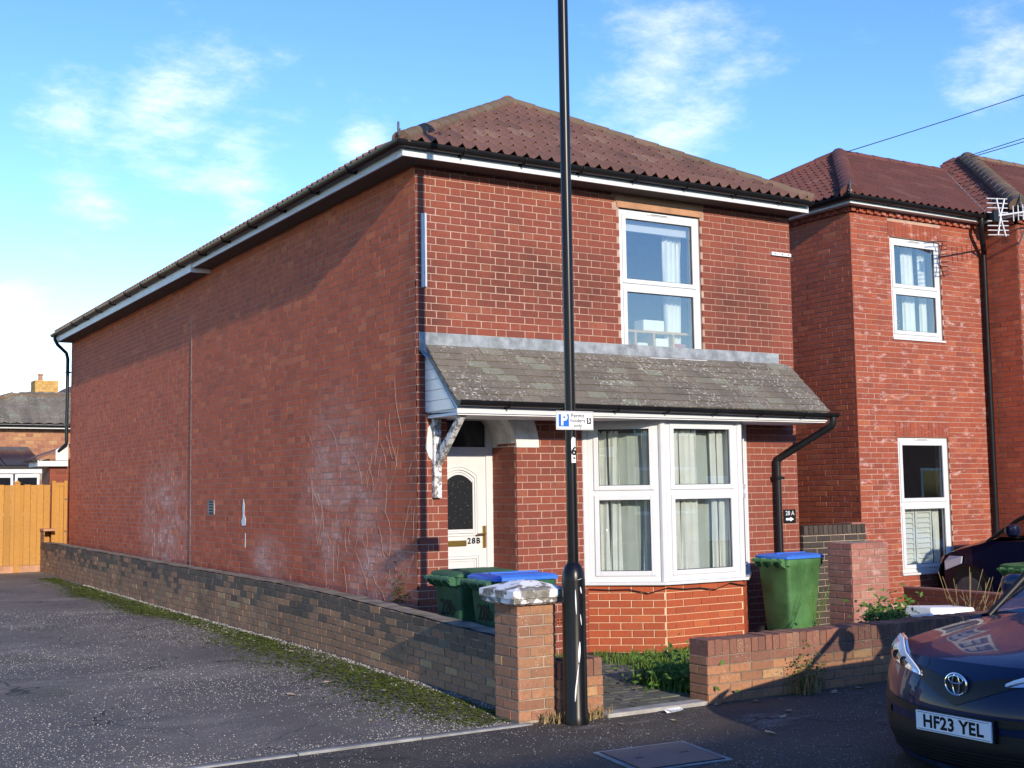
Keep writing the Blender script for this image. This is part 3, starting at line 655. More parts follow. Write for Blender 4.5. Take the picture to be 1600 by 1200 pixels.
ring(0, 0, 0, R(88), .405, .68, .735, 2.16, (-.014, .5), 'plaster_arch', 'render_white')
m = MB(); m.prism([(.115, -.003, 2.35), (.16, -.003, 2.40), (.16, -.003, 2.02), (.12, -.003, 2.06), (.085, -.003, 2.15), (.10, -.003, 2.25)], (0, -.010, 0)); m.build('plaster_patch', 'render_white', house)
# front door
DM = frame((.36, .50, .10), (1, 0, 0))
d = MB(DM); d.box(-.03, .05, -.02, .06, 0, 2.44).box(.70, .782, -.02, .06, 0, 2.44).box(.05, .70, -.019, .06, 2.36, 2.44).box(.05, .70, -.019, .06, 2.01, 2.08).box(.05, .70, -.019, .06, 0, .05)
dframe = d.build('door_frame', 'upvc', house, bevel=.004)
MB(DM).box(.05, .70, .01, .02, 2.08, 2.36).build('fanlight', 'dark_glass', dframe)
door = MB(DM).box(.05, .70, .0, .045, .05, 2.01).build('door', 'upvc', house)
dm = MB(DM)
def panel(x0, x1, z0, z1, arch=0):
    for off, pr in ((0, .012), (.028, .018), (.052, .010)):
        a, b, c, e = x0+off, x1-off, z0+off, z1-off
        th = .011
        dm.box(a, a+th, -pr, 0, c, e).box(b-th, b, -pr, 0, c, e).box(a+th, b-th, -pr+.001, 0, c, c+th)
        if not arch: dm.box(a+th, b-th, -pr+.001, 0, e-th, e)
        else:
            n = 10; P0 = [(a+(b-a)*k/n, e+arch*(1-(2*k/n-1)**2)) for k in range(n+1)]
            for (xa, za), (xb, zb) in zip(P0, P0[1:]): dm.prism([(xa, -pr+.001, za-th), (xb, -pr+.001, zb-th), (xb, -pr+.001, zb), (xa, -pr+.001, za)], (0, pr, 0))
panel(.14, .60, 1.15, 1.78, .10); panel(.12, .61, .16, .95)
dm.build('door_moulding', 'upvc', door)
g = MB(DM); n = 12; pol = [(.20, -.006, 1.22), (.54, -.006, 1.22)]+[(.54-.34*k/n, -.006, 1.70+.09*(1-(2*k/n-1)**2)) for k in range(n+1)]
g.prism(pol, (0, .005, 0)); g.build('door_glass', 'obscure_glass', door)
MB(DM).box(.22, .455, -.016, 0, 1.045, 1.105).build('letterbox', 'brass', door, bevel=.006)
MB(DM).box(.655, .69, -.014, 0, 1.02, 1.25).tube([(.672, -.012, 1.17), (.672, -.045, 1.17), (.66, -.055, 1.17), (.56, -.055, 1.165)], .009, 8).build('door_handle', 'brass', door, bevel=0)
words('house_number', '28B', .085, textframe((.36+.545, .49, 1.195), (1, 0, 0)), 'ink', door, .002, 1.25)
MB().box(.33, 1.142, .0, .56, 0, .10).build('porch_step', 'cement', house, bevel=.01)
# bay window lights
def bay_light(P0, P1, both=True):
    L = (P1-P0).length; Mf = frame(P0+Vector((0, 0, .735)), P1-P0); return Mf, L
sill = MB(); out = .05
q = [A_+Vector((-.06, 0, 0)), B_+Vector((-.035, -.06, 0)), C_+Vector((.035, -.06, 0)), D_+Vector((.06, 0, 0))]
sill.prism([p+Vector((0, 0, .705)) for p in q]+[D_+Vector((-.1, .04, .705)), A_+Vector((.1, .04, .705))], (0, 0, .03)); bay = sill.build('bay_sill', 'upvc', house, bevel=.004)
for P0, P1 in ((A_, B_), (B_, C_), (C_, D_)):
    Mf, L = bay_light(P0, P1); w_ = sash_window(house, frame(P0.lerp(P1, .03/L)+Vector((0, 0, .736)), P1-P0), L-.06, 1.73, .94, name='bay_window', fw_=.075, sash=.052, vent=False)
for p, nx_ in ((A_, 0), (B_, 1), (C_, 1), (D_, 0)):
    MB().lathe([(.042, .736), (.042, 2.466)], p+Vector((0, .015, 0)), 10).build('bay_post', 'upvc', bay)
MB().prism([p+Vector((0, .02, 2.4665)) for p in (A_, B_, C_, D_)], (0, 0, .012)).build('bay_head', 'upvc_old', bay)
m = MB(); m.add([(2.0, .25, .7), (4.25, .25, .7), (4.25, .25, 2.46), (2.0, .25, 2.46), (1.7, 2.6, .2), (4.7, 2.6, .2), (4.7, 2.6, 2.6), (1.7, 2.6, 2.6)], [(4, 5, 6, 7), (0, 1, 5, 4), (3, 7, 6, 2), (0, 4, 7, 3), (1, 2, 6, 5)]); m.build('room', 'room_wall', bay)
m = MB().prism([A_+Vector((.1, .05, .70)), B_+Vector((.03, .06, .70)), C_+Vector((-.03, .06, .70)), D_+Vector((-.1, .05, .70)), D_+Vector((-.1, .3, .70)), A_+Vector((.1, .3, .70))], (0, 0, .034)); m.build('window_board', 'upvc', bay)
for P0, P1, xs in ((A_, B_, ((.09, .24, 2), (.25, .37, 2), (.60, .76, 2))), (B_, C_, ((.15, .30, 2), (.31, .55, 3), (.74, .82, 1), (.84, .98, 2)))):
    Mf = frame(P0+Vector((0, 0, .736)), P1-P0)
    for a, b, wv in xs: drape(Mf, a, b, .02, 1.60, .11, .018, wv, root=bay)
    drape(Mf, .10, (P1-P0).length-.10, .02, 1.60, .17, .008, 3, root=bay, mat='net', name='net_curtain')
MB(frame(B_+Vector((0, 0, .736)), C_-B_)).box(.06, 1.0, .12, .16, 1.58, 1.66).build('curtain_rail', 'room_dark', bay); MB(frame(A_+Vector((0, 0, .736)), B_-A_)).box(.06, .78, .12, .16, 1.58, 1.66).build('curtain_rail', 'room_dark', bay)
# small fittings on the walls
MB().box(.056, .079, -.03, 0, 3.75, 4.50).box(.085, .108, -.032, 0, 3.755, 4.505).build('conduit', 'upvc', house, bevel=.004)
m = MB().box(4.76, 5.07, -.035, -.006, 4.485, 4.525); br_ = m.build('fixing_bracket', 'upvc_old', house)
for x in (4.82, 4.93, 5.03): MB().box(x-.008, x+.008, -.0372, -.0352, 4.497, 4.513).build('screw_hole', 'rubber', br_)
pl = MB().box(4.83, 5.02, -.016, -.005, 1.285, 1.445).build('number_plaque', 'ink', house)
words('plaque_number', '28 A', .072, textframe((4.925, -.0175, 1.40), (1, 0, 0)), 'aerial_metal', pl, .001)
MB().prism([(4.86, -.0172, 1.318), (4.93, -.0172, 1.318), (4.93, -.0172, 1.305), (4.985, -.0172, 1.331), (4.93, -.0172, 1.357), (4.93, -.0172, 1.344), (4.86, -.0172, 1.344)], (0, .001, 0)).build('plaque_arrow', 'sign_white', pl)
def airbrick(M, u, z, w, h, mat, slot, rows, cols, name):
    a = MB(M).box(u, u+w, -.010, .0, z, z+h).build(name, mat, house); m = MB(M)
    for i in range(rows):
        for j in range(cols): m.box(u+w*(j+.18)/cols, u+w*(j+.82)/cols, -.0115, -.009, z+h*(i+.22)/rows, z+h*(i+.78)/rows)
    m.build('vent_slots', slot, a)
airbrick(SD, -6.60, 1.44, .30, .20, 'cement', 'rubber', 5, 1, 'air_vent'); airbrick(FR, 1.60, .32, .215, .065, 'brick_new', 'rubber', 2, 6, 'air_brick')
m = MB(SD); m.prism([(-5.13, -.006, 1.30), (-5.0, -.006, 1.31), (-4.99, -.006, 1.40), (-5.05, -.006, 1.45), (-5.03, -.006, 1.58), (-5.08, -.006, 1.66), (-5.11, -.006, 1.55), (-5.10, -.006, 1.42), (-5.16, -.006, 1.36)], (0, -.004, 0)); m.prism([(-5.02, -.006, 1.02), (-5.0, -.006, 1.02), (-4.995, -.006, 1.20), (-5.01, -.006, 1.21)], (0, -.003, 0)); m.build('paint_splash', 'paint_chip', house)
m = MB()
for k in range(26):
    x = 2.0+.02; t = k/25
pts = [A_.lerp(B_, t) for t in (0, .25, .5, .75)]+[B_.lerp(C_, t) for t in (0, .2, .4, .6, .8, 1)]
m.tube([p+Vector((0, -.035, .665+.02*math.sin(i*1.7)-.03*(i % 2))) for i, p in enumerate(pts)], .006, 6); m.build('cable', 'cable', house)
m = MB()
rv = random.Random(3)
for k in range(42):                          # dead creeper stems left on the flank
    y, z = rv.uniform(.15, 2.6), rv.uniform(.55, 2.3); p = Vector((-.005, y, z)); path = [p]
    a = rv.uniform(-.5, .5)
    for q in range(rv.randint(3, 6)): a += rv.uniform(-.5, .5); p = p+Vector((0, math.sin(a)*.09, math.cos(a)*.10)); path.append(p)
    m.tube(path, .0015, 4)
m.build('creeper_stems', 'stem_pale', house, kind='stuff')
m = MB(SD); leaves(m, (-.42, -.012, .62), 120, (.12, .006, .16), .018); m.build('creeper_leaves', 'moss', house, kind='stuff')

# ------------------------------------------------------------ the house next door
NX, NY, N2, N2Y, NE = 7.43, 1.20, 10.28, .61, 5.72
WX0, WX1, WZ = 8.20, 9.27, (.48, 2.39, 3.81, 5.27)
neigh = thing('brick_house', 'red brick house next door, set back, with two sash windows and toothed eaves', 'house', (9, 4, 0))
nf = MB()
for a, b, c, d in ((NX+.001, WX0, 0, NE-.08), (WX0, WX1, 0, WZ[0]), (WX0, WX1, WZ[1], WZ[2]), (WX0, WX1, WZ[3], NE-.08), (WX1, N2, 0, NE-.08)): nf.box(a, b, NY, NY+.25, c, d)
nfw = nf.build('front_wall', 'mortar', neigh)
nsw = MB().box(NX, NX+.25, NY+.251, 8, 0, NE-.08).build('side_wall', 'mortar_mid', neigh)
MB().box(N2, 17, NY+.26, 8, 0, NE-.09).build('inner_wall', 'opp_brick', neigh)
tw_ = MB().box(N2+.001, 16, N2Y, NY+.249, 0, NE-.08).build('wing_wall', 'mortar_mid', neigh)
B = Bricks()
NF = frame((0, NY, 0), (1, 0, 0)); NS = frame((NX, 0, 0), (0, -1, 0)); NS2 = frame((N2, 0, 0), (0, -1, 0)); NF2 = frame((0, N2Y, 0), (1, 0, 0))
nh = [(WX0, WX1, WZ[0], WZ[1]), (WX0, WX1, WZ[2], WZ[3]), (WX0-.03, WX1+.03, WZ[3], WZ[3]+.23), (WX0-.03, WX1+.03, WZ[1], WZ[1]+.23)]
B.wall(NF, NX+.002, N2, NE-.10, 75, nfw, 'brick_neigh', 'stretcher', nh, zmin=0)
B.wall(NS, -5.2, -NY-.002, NE-.10, 75, nsw, 'brick_side_lifted', 'stretcher', zmin=0)
B.wall(NS2, -NY, -N2Y-.002, NE-.10, 75, tw_, 'brick_side_lifted', 'stretcher', zmin=0)
B.wall(NF2, N2+.002, 11.5, NE-.10, 75, tw_, 'brick_neigh', 'stretcher', zmin=0)
for z in (WZ[3]+.005, WZ[1]+.005):
    for k in range(15): B.one(NF, WX0-.03+k*.0753+.004, WX0-.03+(k+1)*.0753-.004, z, z+.215, nfw, 'brick_neigh', proud=.006)
B.finish(neigh)
def corbel(P0, P1, n):                      # toothed brick course under the eaves
    Mf = frame(P0, Vector(P1)-Vector(P0)); L = (Vector(P1)-Vector(P0)).length
    c_ = MB(Mf).box(0, L, -.03, .1, -.075, -.002).build('corbel_course', 'brick_neigh', neigh)
    for k in range(n): MB(Mf).box(L*k/n+.006, L*(k+.55)/n, -.055, -.0301, -.07, -.008).build('dentil', 'brick_neigh', c_)
corbel((NX, 6.4, NE-.10), (NX, NY-.03, NE-.10), 34); corbel((NX-.03, NY, NE-.10), (N2, NY, NE-.10), 19); corbel((N2, NY-.06, NE-.10), (N2, N2Y-.03, NE-.10), 4); corbel((N2-.03, N2Y, NE-.10), (12, N2Y, NE-.10), 11)
for z0, h_, sp_, kind in ((WZ[2], WZ[3]-WZ[2], .71, 0), (WZ[0], WZ[1]-WZ[0], .97, 1)):
    Mw = frame((WX0, NY+.03, z0), (1, 0, 0)); w_ = sash_window(neigh, Mw, WX1-WX0, h_, sp_, fw_=.07, sash=.055)
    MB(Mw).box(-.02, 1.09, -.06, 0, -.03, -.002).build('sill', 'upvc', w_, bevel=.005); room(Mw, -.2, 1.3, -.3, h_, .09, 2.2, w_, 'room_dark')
    if kind == 0: drape(Mw, .48, .74, .02, 1.42, .2, .02, 3, root=w_); drape(Mw, .84, 1.0, .02, 1.42, .2, .02, 2, root=w_); m = MB(Mw); leaves(m, (.24, .22, .12), 160, (.07, .03, .13), .02); m.build('dried_flowers', 'curtain', w_, kind='stuff')
    else:
        for q in range(2):
            fx = .09+q*.36
            MB(Mw).box(fx, fx+.03, .10, .135, .07, .95).box(fx+.31, fx+.34, .10, .135, .07, .95).box(fx+.03, fx+.31, .101, .135, .07, .11).box(fx+.03, fx+.31, .101, .135, .91, .95).build('shutter_frame', 'shutter', w_)
            for k in range(11): MB(Mw).add([(fx+.03, .105, .115+k*.072), (fx+.31, .105, .115+k*.072), (fx+.31, .13, .18+k*.072), (fx+.03, .13, .18+k*.072)], [(0, 1, 2, 3)]).build('louvre', 'shutter', w_)
        drape(Mw, .84, .98, .02, .95, .13, .012, 2, root=w_, mat='shutter')
# crown roofs
def crown(x0, y0, x1, y1, z0, t, k, tag_, left=True, hips=True, ysplit=None):
    a, b = Vector((x0, y0, z0)), Vector((x0+t, y0+t, z0+t*k)); tl = math.hypot(t, t*k)
    c1 = hipclip(a, b, Vector((x0+2, y0, 0))); c2 = hipclip(a, b, Vector((x0, y0+2, 0)))
    return a, b, tl, c1, c2
t_, k_ = 3.35, .54
e1 = Vector((7.16, .93, NE)); h1 = e1+Vector((t_, t_, t_*k_)); b1 = Vector((7.16, .93+2*t_, NE)); e2 = Vector((10.0, .33, NE)); t2 = 4.0; h2 = e2+Vector((t2, t2, t2*.55))
vl0 = Vector((10.0, .93, NE)); vl1 = Vector((10.0+t_*k_/.55, h1.y, h1.z)); far = 17.5
sl = Vector((0, t_, t_*k_)); slx = Vector((t_, 0, t_*k_)); sx2 = Vector((t2, 0, t2*.55)); sy2 = Vector((0, t2, t2*.55))
deck = MB().add([e1, vl0, vl1, h1, b1, e2, h2, Vector((far, e2.y, NE)), Vector((far, h2.y, h2.z)), Vector((far, 8.6, NE)), Vector((9.91, 8.3, NE))], [(0, 1, 2, 3), (0, 3, 4), (5, 6, 2, 1), (5, 7, 8, 6), (3, 2, 10, 4), (6, 8, 9, 10), (2, 6, 10)])
deck.v = [p-Vector((0, 0, .03)) for p in deck.v]; rdk = deck.build('roof_deck', 'mortar_dark', neigh)
slope(e1, (1, 0, 0), sl, 6.6, sl.length, .30, .30, .026, 2, [hipclip(e1, h1, Vector((12, .9, 0))), hipclip(vl0, vl1, Vector((8.5, 3, 0)))], 'roof_tile_red', rdk, thick=.02)
slope(b1, (0, -1, 0), slx, 2*t_, slx.length, .30, .30, .028, 2, [hipclip(e1, h1, Vector((7.1, 4, 0))), hipclip(b1, h1, Vector((7.1, 4, 0)))], 'roof_tile_red', rdk, thick=.024)
slope(Vector((e2.x, 4.6, NE)), (0, -1, 0), sx2, 4.6, sx2.length, .30, .30, .028, 2, [hipclip(e2, h2, Vector((10.5, 5, 0))), hipclip(vl0, vl1, Vector((10.5, .9, 0)))], 'roof_tile_red', rdk, thick=.024)
slope(e2, (1, 0, 0), sy2, 6.0, sy2.length, .30, .30, .026, 2, [hipclip(e2, h2, Vector((16, .3, 0)))], 'roof_tile_red', rdk, thick=.02)
ridge_run(e1+Vector((.05, .05, .03)), h1, .125, .40, 'roof_tile_red', rdk); ridge_run(e2+Vector((.05, .05, .03)), h2, .14, .40, 'ridge', rdk)
ridge_run(h1, vl1, .09, .42, 'roof_tile_red', rdk); ridge_run(b1, h1, .10, .42, 'roof_tile_red', rdk); ridge_run(h2, Vector((far, h2.y, h2.z)), .09, .42, 'ridge', rdk)
for p in (e1, e2): MB().box(p.x+.02, p.x+.16, p.y+.02, p.y+.16, p.z-.02, p.z+.07).build('hip_mortar', 'cement', rdk, bevel=.02); MB().box(p.x+.0, p.x+.02, p.y+.0, p.y+.02, p.z-.02, p.z+.18).build('hip_iron', 'iron', rdk)
MB().tube([vl0+Vector((0, 0, .03)), vl1+Vector((0, 0, .03))], .012, 6).build('valley_seam', 'cement', rdk)
fo = .17
MB().box(NX-fo, NX-fo+.02, NY-fo+.021, 7.4, NE-.10, NE+.01).build('fascia', 'upvc', neigh); MB().box(NX-fo, N2-fo, NY-fo, NY-fo+.02, NE-.10, NE+.01).build('fascia', 'upvc', neigh)
MB().box(N2-fo, N2-fo+.02, N2Y-fo+.021, NY-fo-.001, NE-.10, NE+.01).build('fascia', 'upvc', neigh); MB().box(N2-fo, 14, N2Y-fo, N2Y-fo+.02, NE-.10, NE+.01).build('fascia', 'upvc', neigh)
MB().box(NX-fo+.021, NX-.031, NY-fo+.021, 7.4, NE-.098, NE-.088).box(NX-.03, N2-fo, NY-fo+.021, NY-.031, NE-.098, NE-.088).build('soffit', 'upvc_old', neigh)
g1 = NX-fo-.055; g2 = NY-fo-.055; g3 = N2-fo-.055; g4 = N2Y-fo-.055
gutter([(14, g4, NE-.01), (g3, g4, NE-.01), (g3, g2, NE-.01), (g1, g2, NE), (g1, 7.4, NE)], .06, neigh); brackets([(g1+.4, g2, NE), (g3-.1, g2, NE-.01)], neigh, 3, .052, (0, 1, 0))
m = MB().tube([(9.95, g2, NE-.05), (9.95, g2, NE-.20), (9.97, g2+.03, NE-.25), (10.14, NY-.10, NE-.52), (10.16, NY-.075, NE-.57), (10.16, NY-.075, .0)], .041, 10); m.build('downpipe', 'black_plastic', neigh, smooth=True)
# aerial on the wing
ar = thing('tv_aerial', 'white spiked television aerial fixed under the eaves of the next house', 'aerial', (9.6, .1, 5.2))
bx = Vector((8.95, .0, 5.40)); dr = (Vector((9.61, .02, 5.53))-bx).normalized()
MB().tube([bx, bx+dr*1.5], .014, 8).build('boom', 'aerial_metal', ar); MB().tube([(10.3, .60, 5.25), bx+dr*.9], .018, 8).build('mast_arm', 'aerial_metal', ar)
for k in range(9): p = bx+dr*(.45+k*.115); MB().tube([p-Vector((0, 0, .11)), p+Vector((0, 0, .11))], .007, 6).build('director', 'aerial_metal', ar)
MB().box(bx.x-.045, bx.x+.055, bx.y-.04, bx.y+.04, bx.z-.08, bx.z+.07).build('dipole_box', 'black_plastic', ar, bevel=.008)
for sgn in (1, -1):
    for s2 in (-.07, .10): MB().tube([bx+Vector((.14, 0, 0)), bx+Vector((.14+s2, 0, sgn*.26))], .011, 6).build('reflector_arm', 'aerial_metal', ar)
    for k in range(4): q = bx+Vector((.10, 0, sgn*(.06+k*.065))); MB().tube([q-Vector((.24, 0, .02)), q+Vector((.24, .03, .03))], .008, 6).build('reflector_rod', 'aerial_metal', ar)
for i, (a, b) in enumerate((((10.6, 4.2, 7.55), (21, -1.5, 12.0)), ((12.9, 3.4, 7.6), (22, -.5, 11.6)), ((12.86, 3.38, 7.55), (22, -.6, 11.3)))):
    tag(MB().tube([Vector(a).lerp(Vector(b), k/12)-Vector((0, 0, .25*math.sin(math.pi*k/12))) for k in range(13)], .008, 5).build('overhead_cable', 'cable'), ('single thin cable rising from the red ridge of the next house', 'upper cable of the pair above the mossy hip', 'lower cable of the pair above the mossy hip')[i], 'cable', 'overhead cables')

# ------------------------------------------------------------ garden walls
sw = thing('garden_wall', 'long low weathered brick wall beside the mossy alley', 'wall', (-.4, 6, 0))
m = MB(); n = 40
HT = lambda y: .545+.06*min(1, max(0, (y+2.4)/5))
rows = [[(x, y, z) for x, z in ((-.497, gz(y)-.05), (-.497, gz(y)+HT(y)-.006), (-.285, gz(y)+HT(y)-.006), (-.285, -.02))] for y in (-2.75+k*(YE+.3+2.75)/n for k in range(n+1))]
m.grid(rows); core = m.build('wall_core', 'mortar_dark', sw)
B = Bricks(); SW = frame((-.5, 0, 0), (0, -1, 0))
for k in range(8):
    for a, b in course(-YE-.25, 2.70, k, 'stretcher'):
        y = -(a+b)/2; hh = HT(y)/8; z0 = gz(y)+k*hh+.004; B.b.append((SW, a, b, z0, z0+hh-.009, core, 'brick_algae' if random.random() < (0, 0, 0, .05, .2, .45, .75, .95)[k] else 'brick_wall', random.uniform(.001, .006), .21, True))
for k in range(3):
    for a, b in ((-YE-.25, -YE-.03), (-YE-.02, -YE+.20)): B.one(SW, a, b, .805+k*.075, .805+k*.075+.066, core, 'brick_wall', depth=.2)
B.finish(sw)
MB().box(-.52, -.27, YE-.23, YE+.28, 1.03, 1.08).build('end_cap', 'stone_lintel', sw, bevel=.01)
m = MB()
rows = [[(x+random.uniform(-.012, .012), y, gz(y)+HT(y)+.002+random.uniform(0, .01)) for x in (-.49, -.42, -.35, -.29)] for y in (-2.7+k*.14 for k in range(130))]
m.grid(rows); m.build('mortar_top', 'mortar_dark', sw)

pl_ = thing('gate_pillar', 'square brick gate pillar with flaking white pyramid cap', 'pillar', (-.545, -2.83, 0))
PX0, PX1, PY0, PY1 = -.71, -.38, -3.0, -2.67
pc = MB().box(PX0+.004, PX1-.004, PY0+.004, PY1-.004, -.02, .865).build('pillar_core', 'mortar_mid', pl_)
B = Bricks()
for (O, d_) in (((PX0, PY0, 0), (1, 0, 0)), ((PX0, PY1, 0), (0, -1, 0)), ((PX1, PY0, 0), (0, 1, 0))):
    Mf = frame(O, d_)
    for k in range(11):
        z0 = .02+k*.0772; segs = ((.0, .222), (.232, .33)) if (k+(d_[0] == 0)) % 2 else ((.0, .098), (.108, .33))
        for a, b in segs: B.one(Mf, a, b, z0, z0+.067, pc, 'brick_pillar', proud=.002+random.uniform(0, .004))
B.finish(pl_)
m = MB(); cx, cy = (PX0+PX1)/2, (PY0+PY1)/2
r_ = [(.21, .868), (.24, .885), (.24, .915), (.252, .92), (.252, .975), (.06, 1.035), (.0, 1.04)]
for (a, z0), (b, z1) in zip(r_, r_[1:]): m.add([(cx-a, cy-a, z0), (cx+a, cy-a, z0), (cx+a, cy+a, z0), (cx-a, cy+a, z0), (cx-b, cy-b, z1), (cx+b, cy-b, z1), (cx+b, cy+b, z1), (cx-b, cy+b, z1)], [(0, 1, 5, 4), (1, 2, 6, 5), (2, 3, 7, 6), (3, 0, 4, 7)])
m.add([(cx-.21, cy-.21, .868), (cx+.21, cy-.21, .868), (cx+.21, cy+.21, .868), (cx-.21, cy+.21, .868)], [(3, 2, 1, 0)]); m.build('pillar_cap', 'peeling_cap', pl_)

def low_wall(name, label, x0, x1, y0, th, nc, cope, mat='brick_front', endface=True):
    w_ = thing(name, label, 'wall', ((x0+x1)/2, y0+th/2, 0)); ht = nc*.075
    core = MB().box(x0+.004, x1-.004, y0+.004, y0+th-.004, -.03, ht+cope-.012).build('wall_core', 'mortar_dark', w_); B = Bricks()
    Mf = frame((0, y0, 0), (1, 0, 0)); B.wall(Mf, x0, x1, ht, nc-1 if nc > 4 else nc, core, mat, 'stretcher', depth=.1, proud=.003) if nc <= 4 else (B.wall(Mf, x0, x1, ht, 1, core, 'brick_cope', 'stretcher', depth=.1, proud=.003), B.wall(Mf, x0-.0, x1, ht-.075, nc-1, core, mat, 'stretcher', depth=.1, proud=.003))
    for ex, dd in ((x0, (0, -1, 0)), (x1, (0, 1, 0))):
        Me = frame((ex, y0+th if dd[1] < 0 else y0, 0), dd); B.wall(Me, .0, th, ht, nc, core, mat, 'stretcher', depth=.1, proud=.003)
    if cope:
        n = int((x1-x0)/.077)
        for k in range(n): a = x0+k*.077+(.0); B.one(frame((0, y0-.004, 0), (1, 0, 0)), a+.003, a+.072, ht+.004, ht+cope+random.uniform(-.008, .006), core, 'brick_cope', proud=random.uniform(-.003, .006), depth=th+.006)
    B.finish(w_); return w_
low_wall('front_wall', 'low front garden wall with upright brick coping, gateway to car', .95, 5.25, -3.17, .225, 5, .125)
low_wall('wall_stub', 'short stub of brick wall behind the black lamp post', -.375, .02, -3.04, .215, 4, .13)
# boundary of the next house: dark capped wall, pale pier, drive wall
bw = thing('boundary_wall', 'dark soot stained wall with upright brick capping behind the green bin', 'wall', (5.6, 0, 0))
c_ = MB().box(5.09, 6.15, -.046, .16, 0, 1.135).build('wall_core', 'mortar_mid', bw); B = Bricks(); Mf = frame((0, -.05, 0), (1, 0, 0))
B.wall(Mf, 5.09, 6.15, 1.125, 15, c_, 'brick_dark', 'stretcher', depth=.06)
for k in range(13): B.one(Mf, 5.10+k*.08, 5.10+k*.08+.072, 1.135, 1.245, c_, 'brick_dark', depth=.2, proud=.015)
B.finish(bw); MB().box(5.9, 6.16, -.06, .17, 1.246, 1.265).build('cap_mortar', 'brick_pale', bw)
pr = thing('brick_pier', 'pale pinkish brick pier beside the green bin with blue lid', 'pier', (4.8, -1.18, 0))
c_ = MB().box(4.524, 5.076, -1.346, -1.004, -.02, 1.095).build('pier_core', 'mortar_mid', pr); B = Bricks()
B.wall(frame((4.52, -1.35, 0), (1, 0, 0)), 0, .56, 1.10, 15, c_, 'brick_pale', 'stretcher', depth=.05); B.wall(frame((4.52, -1.0, 0), (0, -1, 0)), 0, .35, 1.10, 15, c_, 'brick_pale', 'stretcher', depth=.05); B.finish(pr)
dwl = thing('drive_wall', 'low dark red brick wall edging the drive next door', 'wall', (6.45, -1.2, 0))
c_ = MB().box(6.414, 6.52, -2.3, -.38, -.02, .465).build('wall_core', 'mortar_mid', dwl); B = Bricks()
B.wall(frame((6.41, 0, 0), (0, -1, 0)), .38, 2.3, .47, 6, c_, 'brick_house', 'stretcher', depth=.05); B.finish(dwl); MB().box(6.405, 6.535, -2.31, -.37, .466, .485).build('wall_cap', 'brick_pale', dwl)

# ------------------------------------------------------------ lamp post with parking sign
PX, PY = -.335, -3.19
lp = thing('lamp_post', 'tall black lamp post with scraped paint at its foot', 'lamp post', (PX, PY, 0))
MB().lathe([(.094, -.02), (.094, .05), (.090, .06), (.087, 1.04), (.082, 1.10), (.062, 1.15), (.042, 1.175)], (PX, PY, 0), 24).build('post_base', 'black_paint', lp, smooth=True)
MB().lathe([(.041, 1.17), (.040, 3.6), (.038, 6.4)], (PX, PY, 0), 20).build('post_shaft', 'black_paint', lp, smooth=True)
MB().tube([(PX, PY, 6.4), (PX, PY-.3, 6.6), (PX, PY-.9, 6.68)], .03, 10).build('lamp_arm', 'black_paint', lp); MB().lathe([(.02, 0), (.11, .02), (.12, .07), (.04, .12)], (PX, PY-.95, 6.62), 16).build('lamp_head', 'black_paint', lp)
def on_post(pts, r, z0, w0):                # little patches that hug the round post
    m = MB(); vs = [(PX+r*math.sin(a), PY-r*math.cos(a), z) for a, z in pts]; m.add(vs, [tuple(range(len(vs)))]); return m
ang = -math.atan2(PX-CAM.x, PY-CAM.y)*1.0
scr = MB(); R0 = .0895
for a0, z0, a1, z1, w_ in ((-.30, .98, -.25, .80, .05), (.15, 1.0, .25, .95, .06), (.10, .80, .20, .72, .04), (.0, .60, -.1, .45, .10), (-.12, .44, -.45, .22, .05), (-.35, .31, -.48, .17, .06), (-.1, 1.05, .3, 1.06, .07)):
    n = 7
    for k in range(n):
        t0, t1 = k/n, (k+1)/n; f = lambda t: (ang+.45+a0+(a1-a0)*t, z0+(z1-z0)*t, w_*(.3+.7*math.sin(math.pi*min(1, max(0, t)))))
        (aa, za, wa), (ab, zb, wb) = f(t0), f(t1); P4 = [(aa-wa, za), (aa+wa, za), (ab+wb, zb), (ab-wb, zb)]
        scr.add([(PX+(R0+.0006+.004*(z_ < .06))*math.sin(a), PY-(R0+.0006)*math.cos(a), z_) for a, z_ in P4], [(0, 1, 2, 3)])
scr.build('paint_scrape', 'paint_chip', lp)
stick = MB()
for k in range(6):
    a0, a1 = ang+.45-.35+k*.16, ang+.45-.35+(k+1)*.16; rr = .0408
    stick.add([(PX+rr*math.sin(a), PY-rr*math.cos(a), z) for a, z in ((a0, 1.915), (a1, 1.915), (a1, 2.10+.01*(k < 3)), (a0, 2.085+.01*min(k, 2)))], [(0, 1, 2, 3)])
stk = stick.build('number_sticker', 'sign_white', lp)
words('sticker_number', '6', .085, textframe((PX+.0435*math.sin(ang+.45+.12), PY-.0435*math.cos(ang+.45+.12), 2.0), (math.cos(ang+.45), math.sin(ang+.45), 0)), 'ink', stk, .003)
MB().prism([(PX-.012, PY-.0425, 1.945), (PX+.012, PY-.0425, 1.945), (PX, PY-.0425, 1.962)], (0, .001, 0)).build('sticker_mark', 'ink', stk)
sg = thing('parking_sign', 'white permit holders only sign with blue square on lamp post', 'sign', (PX, PY-.05, 2.23))
sx0, sx1, sz0, sz1, sy = PX-.168, PX+.168, 2.160, 2.300, PY-.062
MB().box(sx0, sx1, sy, sy+.006, sz0, sz1).build('sign_plate', 'sign_white', sg, bevel=.002)
MB().box(sx0+.004, sx1-.004, sy-.0012, sy-.0003, sz1-.008, sz1-.005).box(sx0+.004, sx1-.004, sy-.0012, sy-.0003, sz0+.005, sz0+.008).box(sx0+.004, sx0+.007, sy-.0012, sy-.0003, sz0+.008, sz1-.008).box(sx1-.007, sx1-.004, sy-.0012, sy-.0003, sz0+.008, sz1-.008).build('sign_border', 'ink', sg)
